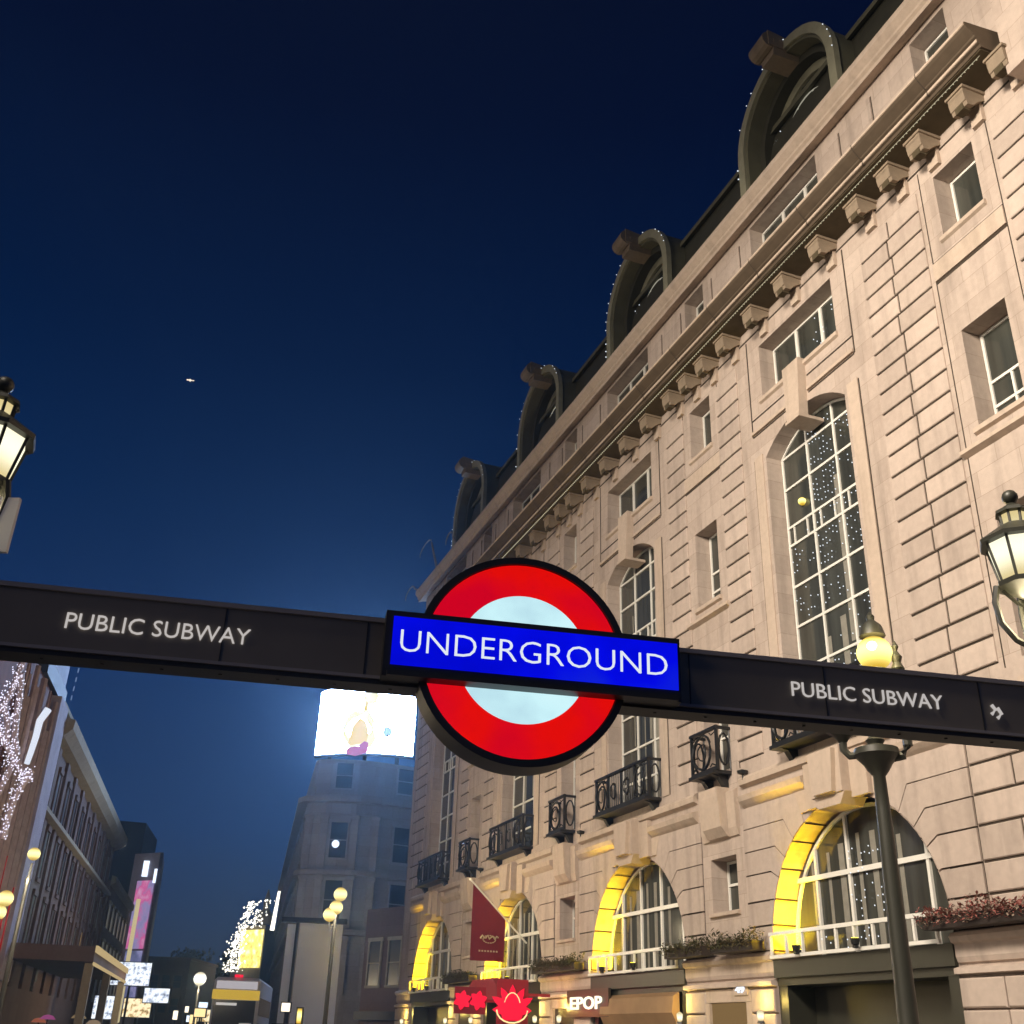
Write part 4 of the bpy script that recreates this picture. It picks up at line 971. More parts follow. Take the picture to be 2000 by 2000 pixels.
# ------------------------------------------------------------------ far building with screen
def poly_building(mb, pts, z0, z1):
    n = len(pts)
    mb.add([(x, y, z0) for x, y in pts] + [(x, y, z1) for x, y in pts], [tuple(range(n)), tuple(range(2 * n - 1, n - 1, -1))] + [(i, (i + 1) % n, (i + 1) % n + n, i + n) for i in range(n)])
def face_windows(root, p, q, rows, n, w, mats, margin=.5, name='window', y=.03, arched=False, lit=()):
    """windows on the wall running from p to q (seen with the wall's outside on its right)"""
    P, Q = Vector((p[0], p[1], 0)), Vector((q[0], q[1], 0)); L_ = (Q - P).length; dx = (Q - P).normalized(); nr = Vector((dx.y, -dx.x, 0))
    for z0, z1 in rows:
        for k_ in range(n):
            cc = margin + (L_ - 2 * margin) * (k_ + .5) / n
            f = MB()
            for (a0, a1, b0, b1) in ((-w / 2 - .14, -w / 2, z0, z1), (w / 2, w / 2 + .14, z0, z1), (-w / 2 - .22, w / 2 + .22, z1, z1 + .22), (-w / 2 - .2, w / 2 + .2, z0 - .16, z0), (-w / 2, w / 2, (z0 + z1) / 2 - .035, (z0 + z1) / 2 + .035)):
                f.box(a0, a1, 0, .10, b0, b1)
            g_ = MB(); g_.box(-w / 2, w / 2, .0, .035, z0, z1)
            mw = Matrix.Translation(P + dx * cc) @ Matrix(((dx.x, nr.x, 0, 0), (dx.y, nr.y, 0, 0), (0, 0, 1, 0), (0, 0, 0, 1)))
            fo = f.build(name, mats[0], root); fo.matrix_parent_inverse = root.matrix_world.inverted(); fo.matrix_world = mw
            go = g_.build('pane', mats[1] if (k_, z0) not in lit else M['e_warm'], fo)
T = thing('corner_building', 'rounded grey stone corner building carrying the bright screen at the end of the street', 'building', Matrix.Translation((-11.5, 92, 0)))
T.matrix_world = Matrix.Identity(4)
corner = [(-28.3, 148), (-15.75, 88.9), (-15.3, 88.2), (-14.0, 87.8), (-11.6, 87.9), (-10.0, 88.4), (-6.0, 90.5), (-2.0, 94.0), (-2.0, 148)]
b = MB(); poly_building(b, corner, 0, 19.0)
b.build('wall', M['farstone'], T)
def band(z0, z1, out, mat, nm):
    b = MB(); cx, cy = -10.5, 110
    ins = corner[:]; n = len(ins); o2 = []
    for i in range(n):
        a, c_, e = Vector(ins[i - 1]), Vector(ins[i]), Vector(ins[(i + 1) % n]); d1 = (c_ - a).normalized(); d2 = (e - c_).normalized()
        nn_ = Vector((d1.y + d2.y, -(d1.x + d2.x))).normalized(); nn_ = -nn_ if nn_.dot(c_ - Vector((cx, cy))) < 0 else nn_; o2.append(tuple(c_ + nn_ * out))
    poly_building(b, o2, z0, z1); b.build(nm, mat, T)
band(18.45, 18.85, .75, M['farstone'], 'cornice'); band(17.5, 17.62, .12, M['farstone'], 'string_course'); band(12.9, 13.25, .45, M['farstone'], 'string_course'); band(8.55, 8.95, .55, M['farstone'], 'string_course'); band(19.0, 22.0, -.35, M['farstone'], 'attic')
face_windows(T, corner[3], corner[4], ((14.2, 16.9), (9.6, 12.5), (5.2, 7.8), (19.6, 21.6)), 1, 1.3, (M['farstone'], M['farglass']))
face_windows(T, corner[5], corner[6], ((14.2, 16.9), (9.6, 12.5), (5.2, 7.8), (19.6, 21.6)), 1, 1.3, (M['farstone'], M['farglass']))
face_windows(T, corner[0], corner[1], ((14.2, 16.9), (9.6, 12.5), (5.2, 7.8)), 14, 1.4, (M['farstone'], M['farglass']))
b = MB(); b.ball((-12.95, 87.55, 15.2), .30, 10, 6); b.build('lit_window_lamp', M['e_cool'], T)
for (cx_, cy_) in (corner[2], corner[3], corner[4], corner[5], corner[6]):
    for z0, z1 in ((13.3, 17.5), (9.0, 12.9), (4.4, 8.5)):
        b = MB(); b.box(cx_ - .28, cx_ + .28, cy_ - .16, cy_ + .4, z0, z1); b.box(cx_ - .36, cx_ + .36, cy_ - .24, cy_ + .4, z1 - .35, z1 - .1); b.build('pilaster', M['farstone'], T)
# LED screen, gently curved, on the roof
sc = thing('led_screen', 'curved bright white advertising screen on the corner building roof', 'screen', Matrix.Identity(4))
def scr(u, v, out=0.0):
    """u across -1..1, v up 0..1 on the curved screen"""
    x = -11.62 + u * 4.02; y = 88.5 + 1.0 * u * u + .35 * u - out
    return (x, y, 22.5 + .35 * (u + 1) / 2 - .0 + v * (5.35 + .55 * (1 - u * u)))
def scr_patch(mb, poly, out):
    mb.add([scr(u, v, out) for u, v in poly], [tuple(range(len(poly)))])
b = MB(); nu = 16
for i in range(nu):
    u0, u1 = -1 + 2 * i / nu, -1 + 2 * (i + 1) / nu
    b.quad(scr(u0, 0), scr(u1, 0), scr(u1, 1), scr(u0, 1))
m_s = bpy.data.materials.new('screen_picture'); m_s.use_nodes = True; tt = m_s.node_tree; tt.nodes.clear()
o_ = tt.nodes.new('ShaderNodeOutputMaterial'); e_ = tt.nodes.new('ShaderNodeEmission'); e_.inputs[0].default_value = (.42, .62, 1.0, 1); e_.inputs[1].default_value = 112.0
tt.links.new(e_.outputs[0], o_.inputs[0])
b.build('picture', m_s, sc)
M['s_yel'] = em('screen_yellow', (.88, .66, .22), 1.0); M['s_pale'] = em('screen_cream', (.98, .95, .55), 1.0); M['s_mar'] = em('screen_maroon', (.46, .13, .28), 1.0); M['s_blue'] = em('screen_sky', (.45, .68, .86), 1.0); M['s_dark'] = em('screen_ink', (.10, .12, .25), 1.0)
def blob(cu, cv, ru, rv, n=12, j=.15, sd=1):
    rr = random.Random(sd); return [(cu + ru * math.cos(6.283 * k_ / n) * (1 + rr.uniform(-j, j)), cv + rv * math.sin(6.283 * k_ / n) * (1 + rr.uniform(-j, j))) for k_ in range(n)]
for nm, poly, mt, o in (('cream_shape', blob(-.10, .33, .34, .30, 16, .25, 3), 's_pale', .03), ('yellow_shape', [(-.32, .10), (.06, .14), (.09, .30), (.02, .44), (-.12, .50), (-.25, .40), (-.29, .25)], 's_yel', .06),
                        ('maroon_shape', [(-.34, -.02), (-.14, -.05), (.10, .0), (.10, .14), (.02, .16), (-.10, .09), (-.33, .07)], 's_mar', .09), ('cream_shape', blob(.08, .80, .15, .12, 10, .25, 5), 's_pale', .03),
                        ('yellow_shape', blob(-.02, .67, .05, .07, 8, .2, 6), 's_yel', .06), ('blue_shape', blob(.46, .32, .10, .08, 9, .2, 7), 's_blue', .03), ('dark_shape', blob(.30, .26, .03, .03, 6, .1, 8), 's_dark', .05), ('dark_shape', blob(.47, .23, .025, .045, 6, .1, 9), 's_dark', .05)):
    b = MB(); scr_patch(b, poly, o); b.build(nm, M[mt], sc)
b = MB()
for i in range(nu):
    u0, u1 = -1.02 + 2.04 * i / nu, -1.02 + 2.04 * (i + 1) / nu
    a = [scr(u0, -.03, -.05), scr(u1, -.03, -.05), scr(u1, 1.02, -.05), scr(u0, 1.02, -.05), scr(u0, -.03, -.5), scr(u1, -.03, -.5), scr(u1, 1.02, -.5), scr(u0, 1.02, -.5)]
    b.add(a, [(0, 1, 2, 3), (4, 7, 6, 5), (0, 4, 5, 1), (3, 2, 6, 7), (0, 3, 7, 4), (1, 5, 6, 2)])
b.build('housing', M['fardark'], sc)
b = MB()
for x in (-14.5, -11.6, -8.9): b.box(x - .15, x + .15, 89.9, 90.3, 20.5, 23.5)
b.build('support', M['fardark'], sc)

# hoarding around the building works, and scaffold ledge
hb = thing('site_hoarding', 'tall pale grey hoarding panels beneath the corner building', 'hoarding', Matrix.Identity(4))
P0, P1 = Vector((-12.6, 69.2, 0)), Vector((-9.35, 69.6, 0))
dv = (P1 - P0); 
for a, e, z1 in ((0, .16, 7.6), (.22, 1.0, 7.7)):
    b = MB(); q0, q1 = P0 + dv * a, P0 + dv * e
    b.add([(q0.x, q0.y, 2.2), (q1.x, q1.y, 2.2), (q1.x, q1.y + .1, 2.2), (q0.x, q0.y + .1, 2.2), (q0.x, q0.y, z1), (q1.x, q1.y, z1), (q1.x, q1.y + .1, z1), (q0.x, q0.y + .1, z1)], [(0, 1, 5, 4), (1, 2, 6, 5), (2, 3, 7, 6), (3, 0, 4, 7), (4, 5, 6, 7), (0, 3, 2, 1)])
    b.build('panel', M['hoard'], hb)
b = MB(); b.box(-12.9, -9.2, 69.3, 69.9, 0, 2.19); b.box(-13.0, -9.1, 69.2, 69.6, 7.72, 8.0); b.box(-12.09, -11.93, 69.12, 69.22, 2.2, 7.7); b.build('frame', M['fardark'], hb)
# low brown kiosk-like frontage right of the hoarding
sh = thing('shop_building', 'dim brown shopfronts below the corner building, between hoarding and hotel', 'building', Matrix.Identity(4))
b = MB(); poly_building(b, [(-8.6, 75.5), (-5.5, 72.0), (-4.4, 70.0), (-3.4, 80), (-8, 84)], 0, 9.2); b.build('wall', M['farstone2'], sh)
face_windows(sh, (-8.6, 75.5), (-5.5, 72.0), ((4.6, 7.2),), 2, 1.2, (M['farpale'], M['farglass']), .2)
b = MB(); poly_building(b, [(-8.9, 75.2), (-5.6, 71.6), (-4.2, 69.6), (-4.4, 70.0), (-5.5, 72.0), (-8.6, 75.5)], 2.6, 3.1); b.build('fascia', M['fardark'], sh)

# ------------------------------------------------------------------ left side of the street
LA = R(-13.2); dirL = Vector((math.sin(LA), math.cos(LA), 0)); nL = Vector((math.cos(LA), -math.sin(LA), 0))
q = 10.5
LF = Frame(tuple(-nL * q), math.atan2(-dirL.y, -dirL.x))     # x back towards the viewer (so negative = ahead), y out into the street
def Lbox(mb, h0, h1, y0, y1, z0, z1): mb.box(-h1, -h0, y0, y1, z0, z1)
t = thing('long_building', 'long brown stone building with pilasters and pale cornice on the left of the street', 'building', LF.m)
b = MB(); Lbox(b, 62, 103, -12, 0, 0, 16.0); b.build('wall', M['farstone2'], t)
b = MB(); b.run([(0, 15.6), (.5, 15.8), (.9, 16.2), (.95, 16.7), (0, 16.9)], -103.5, -62); b.run([(-.4, 16.9), (-.4, 18.0), (-.2, 18.1), (-.2, 18.35), (-4, 18.4), (-4, 16.9)], -103.5, -62); b.build('cornice', M['farpale'], t)
for k_ in range(10):
    h = 64 + 4.1 * k_
    b = MB(); Lbox(b, h, h + .9, 0, .16, 3.4, 15.6); b.build('pilaster', M['farstone2'], t)
    if k_ < 9:
        for z0, z1 in ((12.4, 14.6), (8.9, 11.4), (5.4, 8.0)):
            f = MB(); Lbox(f, h + 1.9, h + 3.2, 0, .16, z1, z1 + .3); Lbox(f, h + 1.9, h + 3.2, 0, .14, z0 - .2, z0); Lbox(f, h + 1.95, h + 2.1, 0, .09, z0, z1); Lbox(f, h + 3.0, h + 3.15, 0, .09, z0, z1)
            fo = f.build('window', M['farstone2'], t); f = MB(); Lbox(f, h + 2.1, h + 3.0, 0.0, .04, z0, z1); f.build('pane', M['e_int'] if (k_, z0) == (6, 5.4) else M['farglass'], fo)
for zc in (11.75,):
    b = MB(); b.run([(0, zc), (.45, zc + .1), (.45, zc + .32), (0, zc + .4)], -103, -62); b.build('string_course', M['farpale'], t)
b = MB()
for h in (71, 73.5, 82, 93): b.ball((-h, -.25, 18.45), .09, 8, 5)
b.build('roof_lamp', M['e_warm'], t)
# portico / canopy with lit edge
t = thing('entrance_canopy', 'lit gold-edged entrance canopy standing before the long left building', 'canopy', LF.m)
b = MB(); Lbox(b, 60, 82, 0.5, 4.4, 4.5, 5.2); b.build('roof', M['farstone2'], t)
b = MB(); Lbox(b, 60, 82, 4.4, 4.5, 4.95, 5.25); Lbox(b, 60, 82, 4.4, 4.46, 4.35, 4.5); b.build('lit_edge', em('canopy_edge_glow', (.50, .37, .18), 1.0), t)
for h in (60.3, 70.5, 81.5):
    b = MB(); Lbox(b, h, h + .4, 4.0, 4.4, 0, 4.45); b.build('post', M['farpale'], t)
# nearest theatre-like building with studded festive lights
t = thing('theatre_building', 'dark red brown theatre front at the left edge studded with white lights', 'building', LF.m)
b = MB(); Lbox(b, 36, 61.8, -12, 0.0, 0, 17.2); b.build('wall', plain('red_brown_wall', (.16, .055, .040), .8, noise=.5, scale=1.2), t)
b = MB()
for k_ in range(22):
    h = 50.5 + .53 * k_; z = 16.8 - (k_ % 4) * .9
    b.tube([(-h, .2, 3.0), (-h, .25, z)], .07 + .05 * (k_ % 3), 5)
b.build('vertical_rib', plain('mauve_rib', (.36, .27, .28), .7, noise=.4), t)
b = MB(); Lbox(b, 55.0, 61.7, -6, .25, 17.2, 18.1); b.mat(1); Lbox(b, 57.0, 61.7, -5, .1, 18.1, 19.9); b.mat(0); b.run([(.6, 19.9), (.6, 20.2), (-2.5, 22.0), (-5, 19.9)], -61.9, -56.5)
b.build('roof_box', [M['fardark'], plain('pale_blue_panel', (.30, .34, .46), .7, noise=.4, scale=.8)], t)
b = MB(); Lbox(b, 59.0, 61.75, 0, .5, 3.5, 17.15); b.build('corner_pier', plain('mauve_stone', (.34, .30, .37), .8, noise=.35, scale=1.3), t)
b = MB(); b.tube([(-21.38, 49.59, 14.94), (-21.61, 49.49, 14.34), (-21.62, 49.48, 13.57), (-21.68, 49.46, 12.84), (-21.73, 49.43, 12.32)], .17, 6, .12)
na = b.build('neon_arc', M['e_arc'], smooth=True); na.parent = t; na.matrix_parent_inverse = t.matrix_world.inverted()
# festive lattice of bulbs on curved spars
b = MB()
for q_ in range(7): b.tube([(-(51.5 + 1.1 * q_), .35, 2.0), (-(51.5 + 1.1 * q_), .35, 5.5 + (q_ * 5 % 4))], .07, 5)
na = b.build('red_light_strip', em('red_strip', (.55, .015, .02), .55)); na.parent = bpy.data.objects['theatre_building']
t = thing('festive_light_frame', 'curved frame studded with many white bulbs at the left edge', 'light decoration', Matrix.Identity(4))
b = MB(); st = MB(); rr = random.Random(4)
spars = [[(-19.38, 41.72, 15.10), (-19.47, 41.68, 14.32), (-19.54, 41.65, 13.58), (-19.70, 41.56, 12.92), (-19.92, 41.47, 12.37)],
         [(-19.38, 41.72, 14.23), (-19.26, 41.77, 13.31), (-19.20, 41.80, 12.49), (-19.11, 41.84, 11.69), (-18.88, 41.95, 11.02)],
         [(-19.71, 41.56, 11.90), (-19.31, 41.74, 11.36), (-18.93, 41.92, 10.81), (-18.56, 42.09, 10.37), (-18.20, 42.25, 10.18)],
         [(-18.30, 42.20, 10.50), (-18.48, 42.12, 9.99), (-18.65, 42.05, 9.38), (-18.71, 42.02, 8.61), (-18.72, 42.02, 7.85)],
         [(-19.70, 41.56, 12.92), (-19.44, 41.69, 12.25), (-19.31, 41.74, 11.36)],
         [(-19.26, 41.77, 9.30), (-19.10, 41.85, 10.10), (-18.93, 41.92, 10.81)]]
for sp in spars:
    b.tube(sp, .13, 6)
    for (p, q_) in zip(sp, sp[1:]):
        P_, Q_ = Vector(p), Vector(q_)
        for _ in range(30):
            v = P_.lerp(Q_, rr.random()) + Vector((rr.uniform(-.24, .24), -.16 - rr.random() * .1, rr.uniform(-.2, .2))); st.dot(v, rr.uniform(.022, .040))
b.build('spar', plain('pale_spar', (.42, .34, .36), .6), t, smooth=True)
st.build('bulbs', M['e_bulbstud'], t)['kind'] = 'stuff'
# hanging line of lights above
b = MB(); 
for k_ in range(5): b.tube([(-22.79 - .015 * k_, 55.5, 19.3 - .50 * k_), (-22.795 - .015 * k_, 55.5, 19.05 - .50 * k_)], .035, 5)
tag(b.build('hanging_light_strip', em('dim_blue_lights', (.16, .24, .42), .8)), 'faint dashed line of hanging lights against the left sky', 'light string')
# beyond the long building
t = thing('side_building', 'plain brown building beyond the long one on the left', 'building', LF.m)
b = MB(); Lbox(b, 103.6, 128, -12, 0.2, 0, 13.2); b.build('wall', M['farstone2'], t)
b = MB(); b.run([(0.2, 12.8), (.6, 13.0), (.6, 13.5), (.2, 13.6)], -128, -103.6); b.build('cornice', M['farpale'], t)
for k_ in range(6):
    for z0 in (9.5, 6.4, 3.6):
        f = MB(); Lbox(f, 105 + 3.9 * k_, 107.2 + 3.9 * k_, .2, .34, z0 + 2.0, z0 + 2.2); fo = f.build('window', M['farpale'], t); f = MB(); Lbox(f, 105.2 + 3.9 * k_, 107 + 3.9 * k_, .2, .26, z0, z0 + 2.0); f.build('pane', M['farglass'], fo)
b = MB(); Lbox(b, 128.0, 128.4, .7, 1.1, 2.2, 14.2); b.build('light_strip', em('warm_strip', (.62, .52, .28), .9), t)
t = thing('office_block', 'dark flat-roofed office block rising behind the left buildings', 'building', Matrix.Identity(4))
b = MB(); b.add([(x, y, z) for z in (0, 25.5) for x, y in ((-52.0, 140.5), (-45.6, 142.5), (-48.0, 156), (-56, 154))], [(0, 1, 2, 3), (7, 6, 5, 4), (0, 1, 5, 4), (1, 2, 6, 5), (2, 3, 7, 6), (3, 0, 4, 7)]); b.build('wall', M['fardark'], t)
b = MB(); b.box(-48.0, -47.5, 141.6, 141.7, 22.4, 23.3); b.build('lit_window', M['e_cream'], t)
t = thing('screen_tower', 'slim tower with a tall pink and white lit screen on the left', 'building', Matrix.Identity(4))
b = MB(); poly_building(b, [(-41.6, 128), (-38.2, 126.2), (-37.9, 126.4), (-40.5, 136), (-43.6, 136)], 0, 19.6); b.build('wall', plain('mauve_cladding', (.20, .18, .22), .6, noise=.25), t)
k = MB(); k.add([(-40.6, 127.3, 9.5), (-38.3, 126.05, 9.5), (-38.3, 126.05, 16.6), (-40.6, 127.3, 16.6)], [(0, 1, 2, 3)])
k.build('lit_screen', em_noise('pink_white_screen', [(.30, (.20, .20, .38)), (.45, (.30, .24, .45)), (.56, (.62, .10, .30)), (.72, (.62, .45, .62))], .9, .55), t)
k = MB(); k.add([(-40.5, 127.2, 3.5), (-38.3, 126.04, 3.5), (-38.3, 126.04, 9.3), (-40.5, 127.2, 9.3)], [(0, 1, 2, 3)])
k.build('lower_screen', em_noise('blue_mauve_screen', [(.3, (.10, .11, .20)), (.5, (.16, .17, .34)), (.7, (.40, .36, .62))], .8, .8), t)
k = MB(); k.box(-40.0, -39.4, 126.5, 126.7, 17.0, 18.7); k.box(-38.5, -38.2, 126.0, 126.1, 16.3, 17.8); k.build('lit_sign', M['e_cool'], t)
t = thing('low_building', 'low dim building between the screen tower and the trees', 'building', Matrix.Identity(4))
b = MB(); b.box(-43.5, -38.2, 146, 160, 0, 9.6); b.build('wall', M['farstone2'], t)
b = MB(); b.box(-43.7, -38.0, 145.8, 160.2, 9.6, 9.9); b.build('parapet', M['farstone2'], t)
face_windows(t, (-43.5, 146), (-38.2, 146), ((6.4, 7.8), (3.6, 5.2)), 3, .9, (M['farstone2'], M['farglass']))
# lit far building behind the bus
t = thing('lit_building', 'far building draped in bright white and yellow lights', 'building', Matrix.Identity(4))
b = MB(); poly_building(b, [(-38.5, 170), (-35.4, 160), (-31.6, 157.0), (-31.2, 170)], 0, 15.0); b.lathe([(1.2, 15.5), (1.3, 16.6), (.5, 17.5), (.5, 18.6), (.05, 20.2)], (-32.8, 162, 0), 8); b.build('wall', M['farpale'], t)
k = MB(); k.add([(-35.3, 159.6, 9.6), (-31.7, 156.8, 9.6), (-31.7, 156.8, 14.4), (-35.3, 159.6, 14.4)], [(0, 1, 2, 3)])
k.build('yellow_lights', em_noise('yellow_light_curtain', [(.3, (.55, .42, .08)), (.5, (.90, .78, .20)), (.7, (1.0, .95, .65))], 1.6, 1.2), t)
k = MB(); 
rl = random.Random(12)
for q_ in range(420):
    u = rl.random(); z_ = 9.0 + u * 9.0
    x_ = -35.6 + max(0, (u - .35)) * 2.6 + rl.gauss(0, .28 + .5 * (1 - u)) + (rl.random() * 3.2 if u > .62 and rl.random() < .6 else 0)
    k.dot((x_, 158.2 - (x_ + 35.6) * .7, z_), rl.uniform(.07, .17))
k.tube([(-29.4, 150.5, 13.8), (-29.05, 150.0, 17.3), (-28.7, 149.5, 20.8)], .30, 6, .12)
k.build('white_lights', M['e_spark'], t)['kind'] = 'stuff'
# plane trees far down the street
t0 = None; rr = random.Random(21)
for i, (x, y, h) in enumerate(((-46, 178, 12.5), (-41.5, 184, 14.0), (-37, 176, 13.0), (-50.5, 186, 12.0))):
    lab = ('dark tree beside the low building, leftmost of the far trees', 'dark tree left of the lit building, second from the bus', 'dark tree just left of the bright lit building', 'dark tree farthest left behind the low building')[i]
    if True:
        tr = thing('tree', lab, 'tree', Matrix.Translation((x, y, 0)), 'dark trees at the end of the street')
        k = MB(); k.tube([(0, 0, 0), (.1, 0, h * .35), (-.1, 0, h * .6)], .4, 7, .18)
        for a in range(5): k.tube([(0, 0, h * .35), (1.6 * math.cos(a * 1.26), 1.6 * math.sin(a * 1.26), h * .62)], .16, 5, .06)
        k.build('trunk', M['brown'], tr, smooth=True)
        k = MB()
        cl = [(rr.uniform(-3, 3), rr.uniform(-2, 2), rr.uniform(h * .42, h * .92), rr.uniform(1.1, 2.0)) for _ in range(15)]
        for _ in range(2600):
            c_ = rr.choice(cl); v = Vector((rr.gauss(0, 1), rr.gauss(0, 1), rr.gauss(0, 1))).normalized() * c_[3] * rr.random() ** .4
            p_ = Vector(c_[:3]) + v; a_ = Vector((rr.uniform(-1, 1), rr.uniform(-1, 1), rr.uniform(-1, 1))) * .24; b_ = a_.cross(Vector((rr.random(), rr.random(), rr.random()))).normalized() * .2
            k.add([p_ - a_, p_ + b_, p_ + a_, p_ - b_], [(0, 1, 2, 3)])
        k.build('crown', plain('night_foliage', (.045, .048, .03), .8, noise=.5, scale=3), tr)

# ------------------------------------------------------------------ buses
t = thing('double_decker_bus', 'double decker bus seen from behind with a white top and yellow band', 'bus', Matrix.Translation((-14.1, 64.4, 0)) @ Matrix.Rotation(R(7), 4, 'Z'))
M['buswhite'] = plain('white_bus_panel', (.66, .63, .64), .35, noise=.06); M['busdark'] = plain('dark_bus_glass', (.020, .020, .022), .15)
b = MB(); b.box(-1.25, 1.25, 0, 10.6, .35, 4.35); bd = b.build('body', M['buswhite'], t)
bd.modifiers.new('round', 'BEVEL').width = .14
b = MB(); b.box(-1.27, 1.27, -.05, .0, 3.24, 3.72); b.build('yellow_band', em('lit_amber_panel', (.62, .40, .05), .85), t)
b = MB(); b.box(-1.1, 1.1, -.05, .0, 3.78, 4.16); b.build('white_panel', em('white_panel_glow', (.50, .46, .48), .85), t)  # white top of the bus glows by itself to look lit
b = MB(); b.box(-1.12, 1.10, -.045, .0, 1.30, 3.22); b.build('rear_window', M['busdark'], t)
b = MB(); b.box(1.251, 1.27, .5, 10.0, 2.5, 3.4); b.box(1.251, 1.27, .5, 10.0, 1.2, 2.1); b.build('side_window', M['busdark'], t)
b = MB(); b.box(-1.0, .1, -.06, -.046, 2.95, 3.08); b.box(.35, 1.0, -.06, -.046, 2.02, 2.10); b.build('lit_panel', em('pale_light_bar', (.70, .66, .62), .75), t)
for x in (-1.1, .85):
    b = MB(); b.box(x, x + .22, -.06, -.005, 1.05, 1.25); b.build('tail_light', em('red_tail_light', (.8, .03, .02), 1.2), t)
b = MB(); b.box(-.2, .25, -.03, .05, 4.36, 4.50); b.build('roof_light', M['e_neon'], t)
for x in (-1.15, .85):
    for y in (2.2, 8.2):
        b = MB(); n = 14; vs = [(xx, y + .5 * math.cos(6.283 * q_ / n), .5 + .5 * math.sin(6.283 * q_ / n)) for xx in (x, x + .3) for q_ in range(n)]
        b.add(vs, [tuple(range(n)), tuple(range(2 * n - 1, n - 1, -1))] + [(q_, (q_ + 1) % n, (q_ + 1) % n + n, q_ + n) for q_ in range(n)]); b.build('wheel', M['busdark'], t)

# ------------------------------------------------------------------ bright shop signs down the left pavement
signs = [(-29.1, 66.0, 3.6, 1.6, 'cool', 'white lit sign on the lower left pavement edge, leftmost'), (-27.0, 68.0, 4.5, .9, 'yellow', 'small yellow lit sign beside the leftmost white one'),
         (-27.3, 88.0, 5.1, 3.0, 'cool', 'white lit sign box below the long building'), (-25.3, 88.5, 4.0, 2.0, 'cool', 'square white lit shop window under the strip light'),
         (-27.2, 90.5, 3.0, 2.2, 'warm', 'cream lit shop window low on the left'), (-29.6, 90.0, 2.8, 1.6, 'cool', 'white star-like lit sign low on the left'),
         (-26.0, 108, 3.0, 2.6, 'warm', 'warm lit kiosk front near the trees'), (-27.9, 120, 2.9, 2.4, 'warm', 'pale lit kiosk between trees and bus'), (-22.4, 100, 2.8, 1.2, 'cool', 'blue white lit panel left of the bus')]
for i, (x, y, z, w_, c_, lab) in enumerate(signs):
    t = thing('shop_sign', lab, 'lit sign', Matrix.Translation((x, y, z - .6)), 'lit shop signs along the left pavement')
    k = MB(); k.box(-w_ / 2, w_ / 2, 0, .25, 0, 1.1 + .3 * (i % 3)); k.build('case', M['fardark'], t)
    k = MB(); k.box(-w_ / 2 + .06, w_ / 2 - .06, -.02, -.002, .06, 1.04 + .3 * (i % 3))
    st_ = {'cool': [(.30, (.25, .26, .32)), (.48, (.62, .68, .85)), (.62, (.95, .97, 1.0))], 'warm': [(.28, (.25, .18, .08)), (.48, (.72, .55, .30)), (.65, (1, .93, .75))], 'yellow': [(.3, (.5, .38, .04)), (.6, (.95, .80, .15))]}[c_]
    k.build('lit_face', em_noise('lit_face_%d' % i, {'cool': [(.30, (.10, .11, .15)), (.42, (.45, .52, .66)), (.52, (.92, .96, 1.0))], 'warm': [(.30, (.10, .06, .02)), (.42, (.60, .40, .16)), (.52, (1, .86, .55))], 'yellow': [(.3, (.30, .20, .02)), (.5, (.95, .80, .15))]}[c_], 1.15, 2.6 + .5 * (i % 3)), t)
    k = MB(); k.box(-.07, .07, .05, .15, -(z - .6), 0); k.build('support', M['fardark'], t)
rs = random.Random(9)
small = [(-30.2, 74, 2.5, 'white lit sign just above the crowd at far lower left'), (-31.0, 70, 3.3, 'upright white lit panel on the left pavement'), (-24.6, 92, 2.4, 'small cream lit sign beneath the square white window'), (-23.8, 97, 3.4, 'narrow white lit panel left of the tree line'),
         (-25.2, 100, 2.2, 'low white lit sign before the low dim building'), (-30.5, 118, 3.3, 'small warm lit booth under the dark trees'), (-31.5, 123, 2.5, 'low warm lit booth under the dark trees'), (-17.3, 70, 2.4, 'tall orange-white lit panel beside the bus, left of it'),
         (-10.9, 62, 2.7, 'cream lit box sign right of the bus'), (-7.2, 44, 2.0, 'small yellow lit bollard light by the lamp post before the hoarding')]
for i, (x, y, z, lab) in enumerate(small):
    t = thing('light_sign', lab, 'lit sign', Matrix.Translation((x, y, z)), 'small lit signs at street level')
    w_, h_ = rs.uniform(.35, .75), rs.uniform(.35, .9)
    if i == 9: w_, h_ = .16, .5
    k = MB(); k.cbox(-w_ / 2 - .05, w_ / 2 + .05, .0, .2, -.05, h_ + .05, .02); k.box(-.05, .05, .06, .14, -z, -.05); k.build('case', M['fardark'], t)
    k = MB(); k.box(-w_ / 2, w_ / 2, -.03, -.001, 0, h_); k.build('lit_face', (M['e_cool'], M['e_warm'], M['e_cream'])[i % 3] if i != 9 else M['e_globe'], t)
# crowd-level coloured flags and stalls at the lower left edge
for i, (x, y, z, c_) in enumerate(((-22.4, 60, 2.15, (.55, .12, .35)), (-23.0, 60.5, 2.0, (.60, .18, .10)), (-21.2, 61, 2.25, (.42, .28, .14)), (-20.4, 61, 2.0, (.50, .35, .22)))):
    t = thing('market_parasol', ('pink market parasol low at the left', 'orange red market parasol left of the pink one', 'tan market parasol right of the pink one', 'pale tan market parasol, rightmost of the four')[i], 'parasol', Matrix.Translation((x, y, 0)), 'small market parasols at the lower left')
    k = MB(); k.lathe([(.42, z - .22), (.25, z - .05), (.02, z)], (0, 0, 0), 8); k.build('canopy', em('glowing_cloth_%d' % i, c_, .45), t)  # cloth emits its own glow in place of light falling on it
    k = MB(); k.tube([(0, 0, 0), (0, 0, z - .1)], .03, 5); k.build('pole', M['iron'], t)
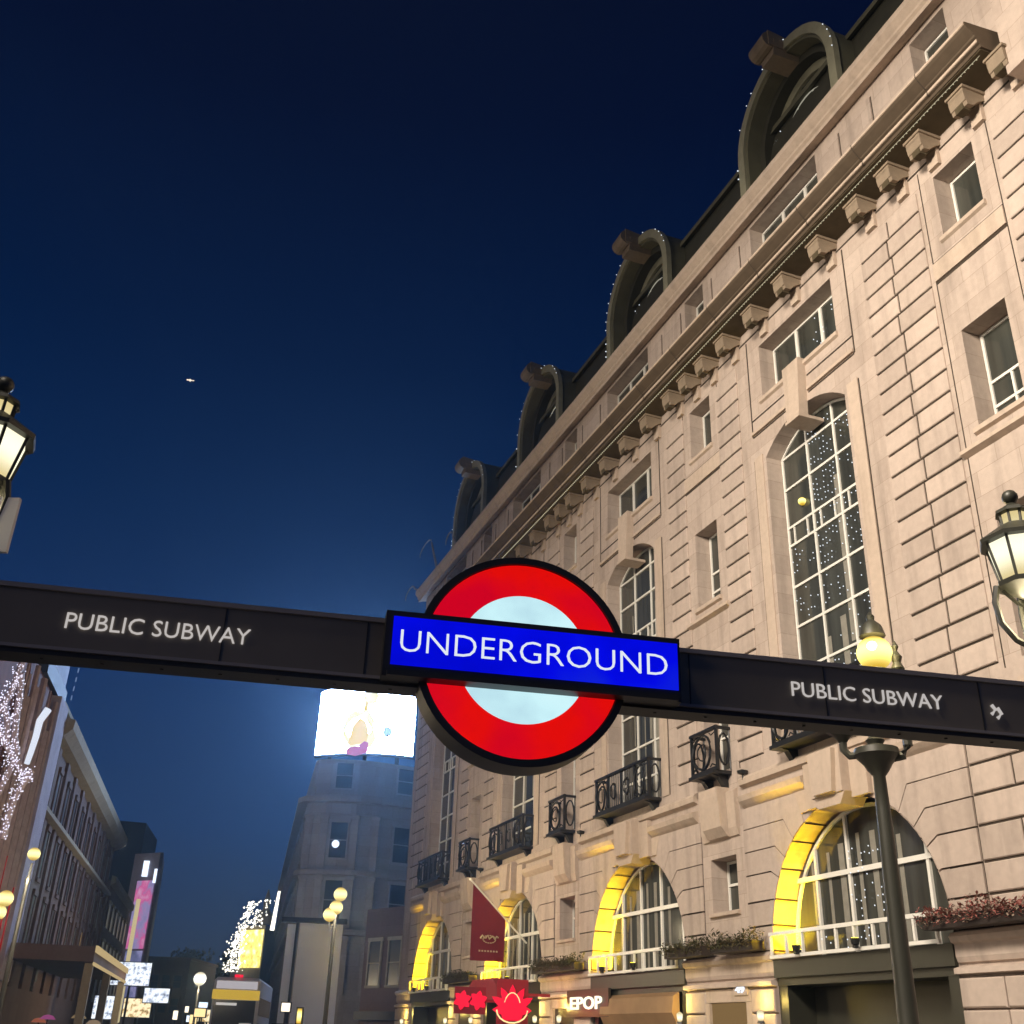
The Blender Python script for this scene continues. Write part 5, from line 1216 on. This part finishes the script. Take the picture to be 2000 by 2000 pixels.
# aircraft light in the sky
t = thing('aircraft', 'tiny white aircraft light high in the dark blue sky', 'aircraft', Matrix.Translation((-134.8, 376.6, 243)) @ Matrix.Rotation(R(15), 4, 'Z'))
k = MB(); k.tube([(-1.5, 0, 0), (1.5, 0, .1)], .26, 8, .14); k.add([(-.2, -1.3, 0), (.4, 0, 0), (-.2, 1.3, 0), (-.5, 0, 0)], [(0, 1, 2, 3)]); k.build('body', M['e_cream'], t)

# ------------------------------------------------------------------ unseen floodlight masts added to light the hotel (behind and beside the viewer)
def mast(s, o, h, aim, power, label, col=(1.0, .865, .70), size=R(92)):
    p0 = HF.m @ Vector((s, o, 0)); t = thing('added_floodlight_mast', label, 'floodlight', Matrix.Translation(p0), 'added unseen floodlight masts facing the hotel')
    f = MB(); f.lathe([(.2, 0), (.12, .5), (.08, h - .3), (.1, h)], (0, 0, 0), 10); f.build('column', M['iron'], t, smooth=True)
    f = MB(); f.box(-.35, .35, -.2, .2, h, h + .35); f.build('lamp_head', M['iron'], t)
    ld = bpy.data.lights.new('mast_spot', 'SPOT'); ld.energy = power; ld.color = col; ld.spot_size = size; ld.spot_blend = .8; ld.shadow_soft_size = 3.2
    lo = bpy.data.objects.new('mast_spot', ld); COL.objects.link(lo)
    a = HF.m @ Vector((s, o, h + .9)); e = HF.m @ Vector(aim)
    lo.matrix_world = Matrix.Translation(a) @ (e - a).to_track_quat('-Z', 'Y').to_matrix().to_4x4()
mast(4.0, 24.0, 21.5, (13.5, 0, 11.5), 56000, 'added unseen floodlight mast behind the viewer')
mast(21.0, 25.0, 21.5, (30, 0, 13), 13500, 'added unseen floodlight mast left of the viewer')

# ------------------------------------------------------------------ haze
b = MB(); b.box(-150, 60, -40, 420, -1.6, 260)
hz = b.build('haze', M['iron']); stuff(hz); hz.data.materials.clear()
m = bpy.data.materials.new('night_haze'); m.use_nodes = True; t_ = m.node_tree; t_.nodes.clear()
o_ = t_.nodes.new('ShaderNodeOutputMaterial'); v_ = t_.nodes.new('ShaderNodeVolumePrincipled'); v_.inputs['Color'].default_value = (.48, .74, 1.0, 1); v_.inputs['Density'].default_value = 0.0005; v_.inputs['Anisotropy'].default_value = 0.77
t_.links.new(v_.outputs[0], o_.inputs['Volume']); hz.data.materials.append(m)
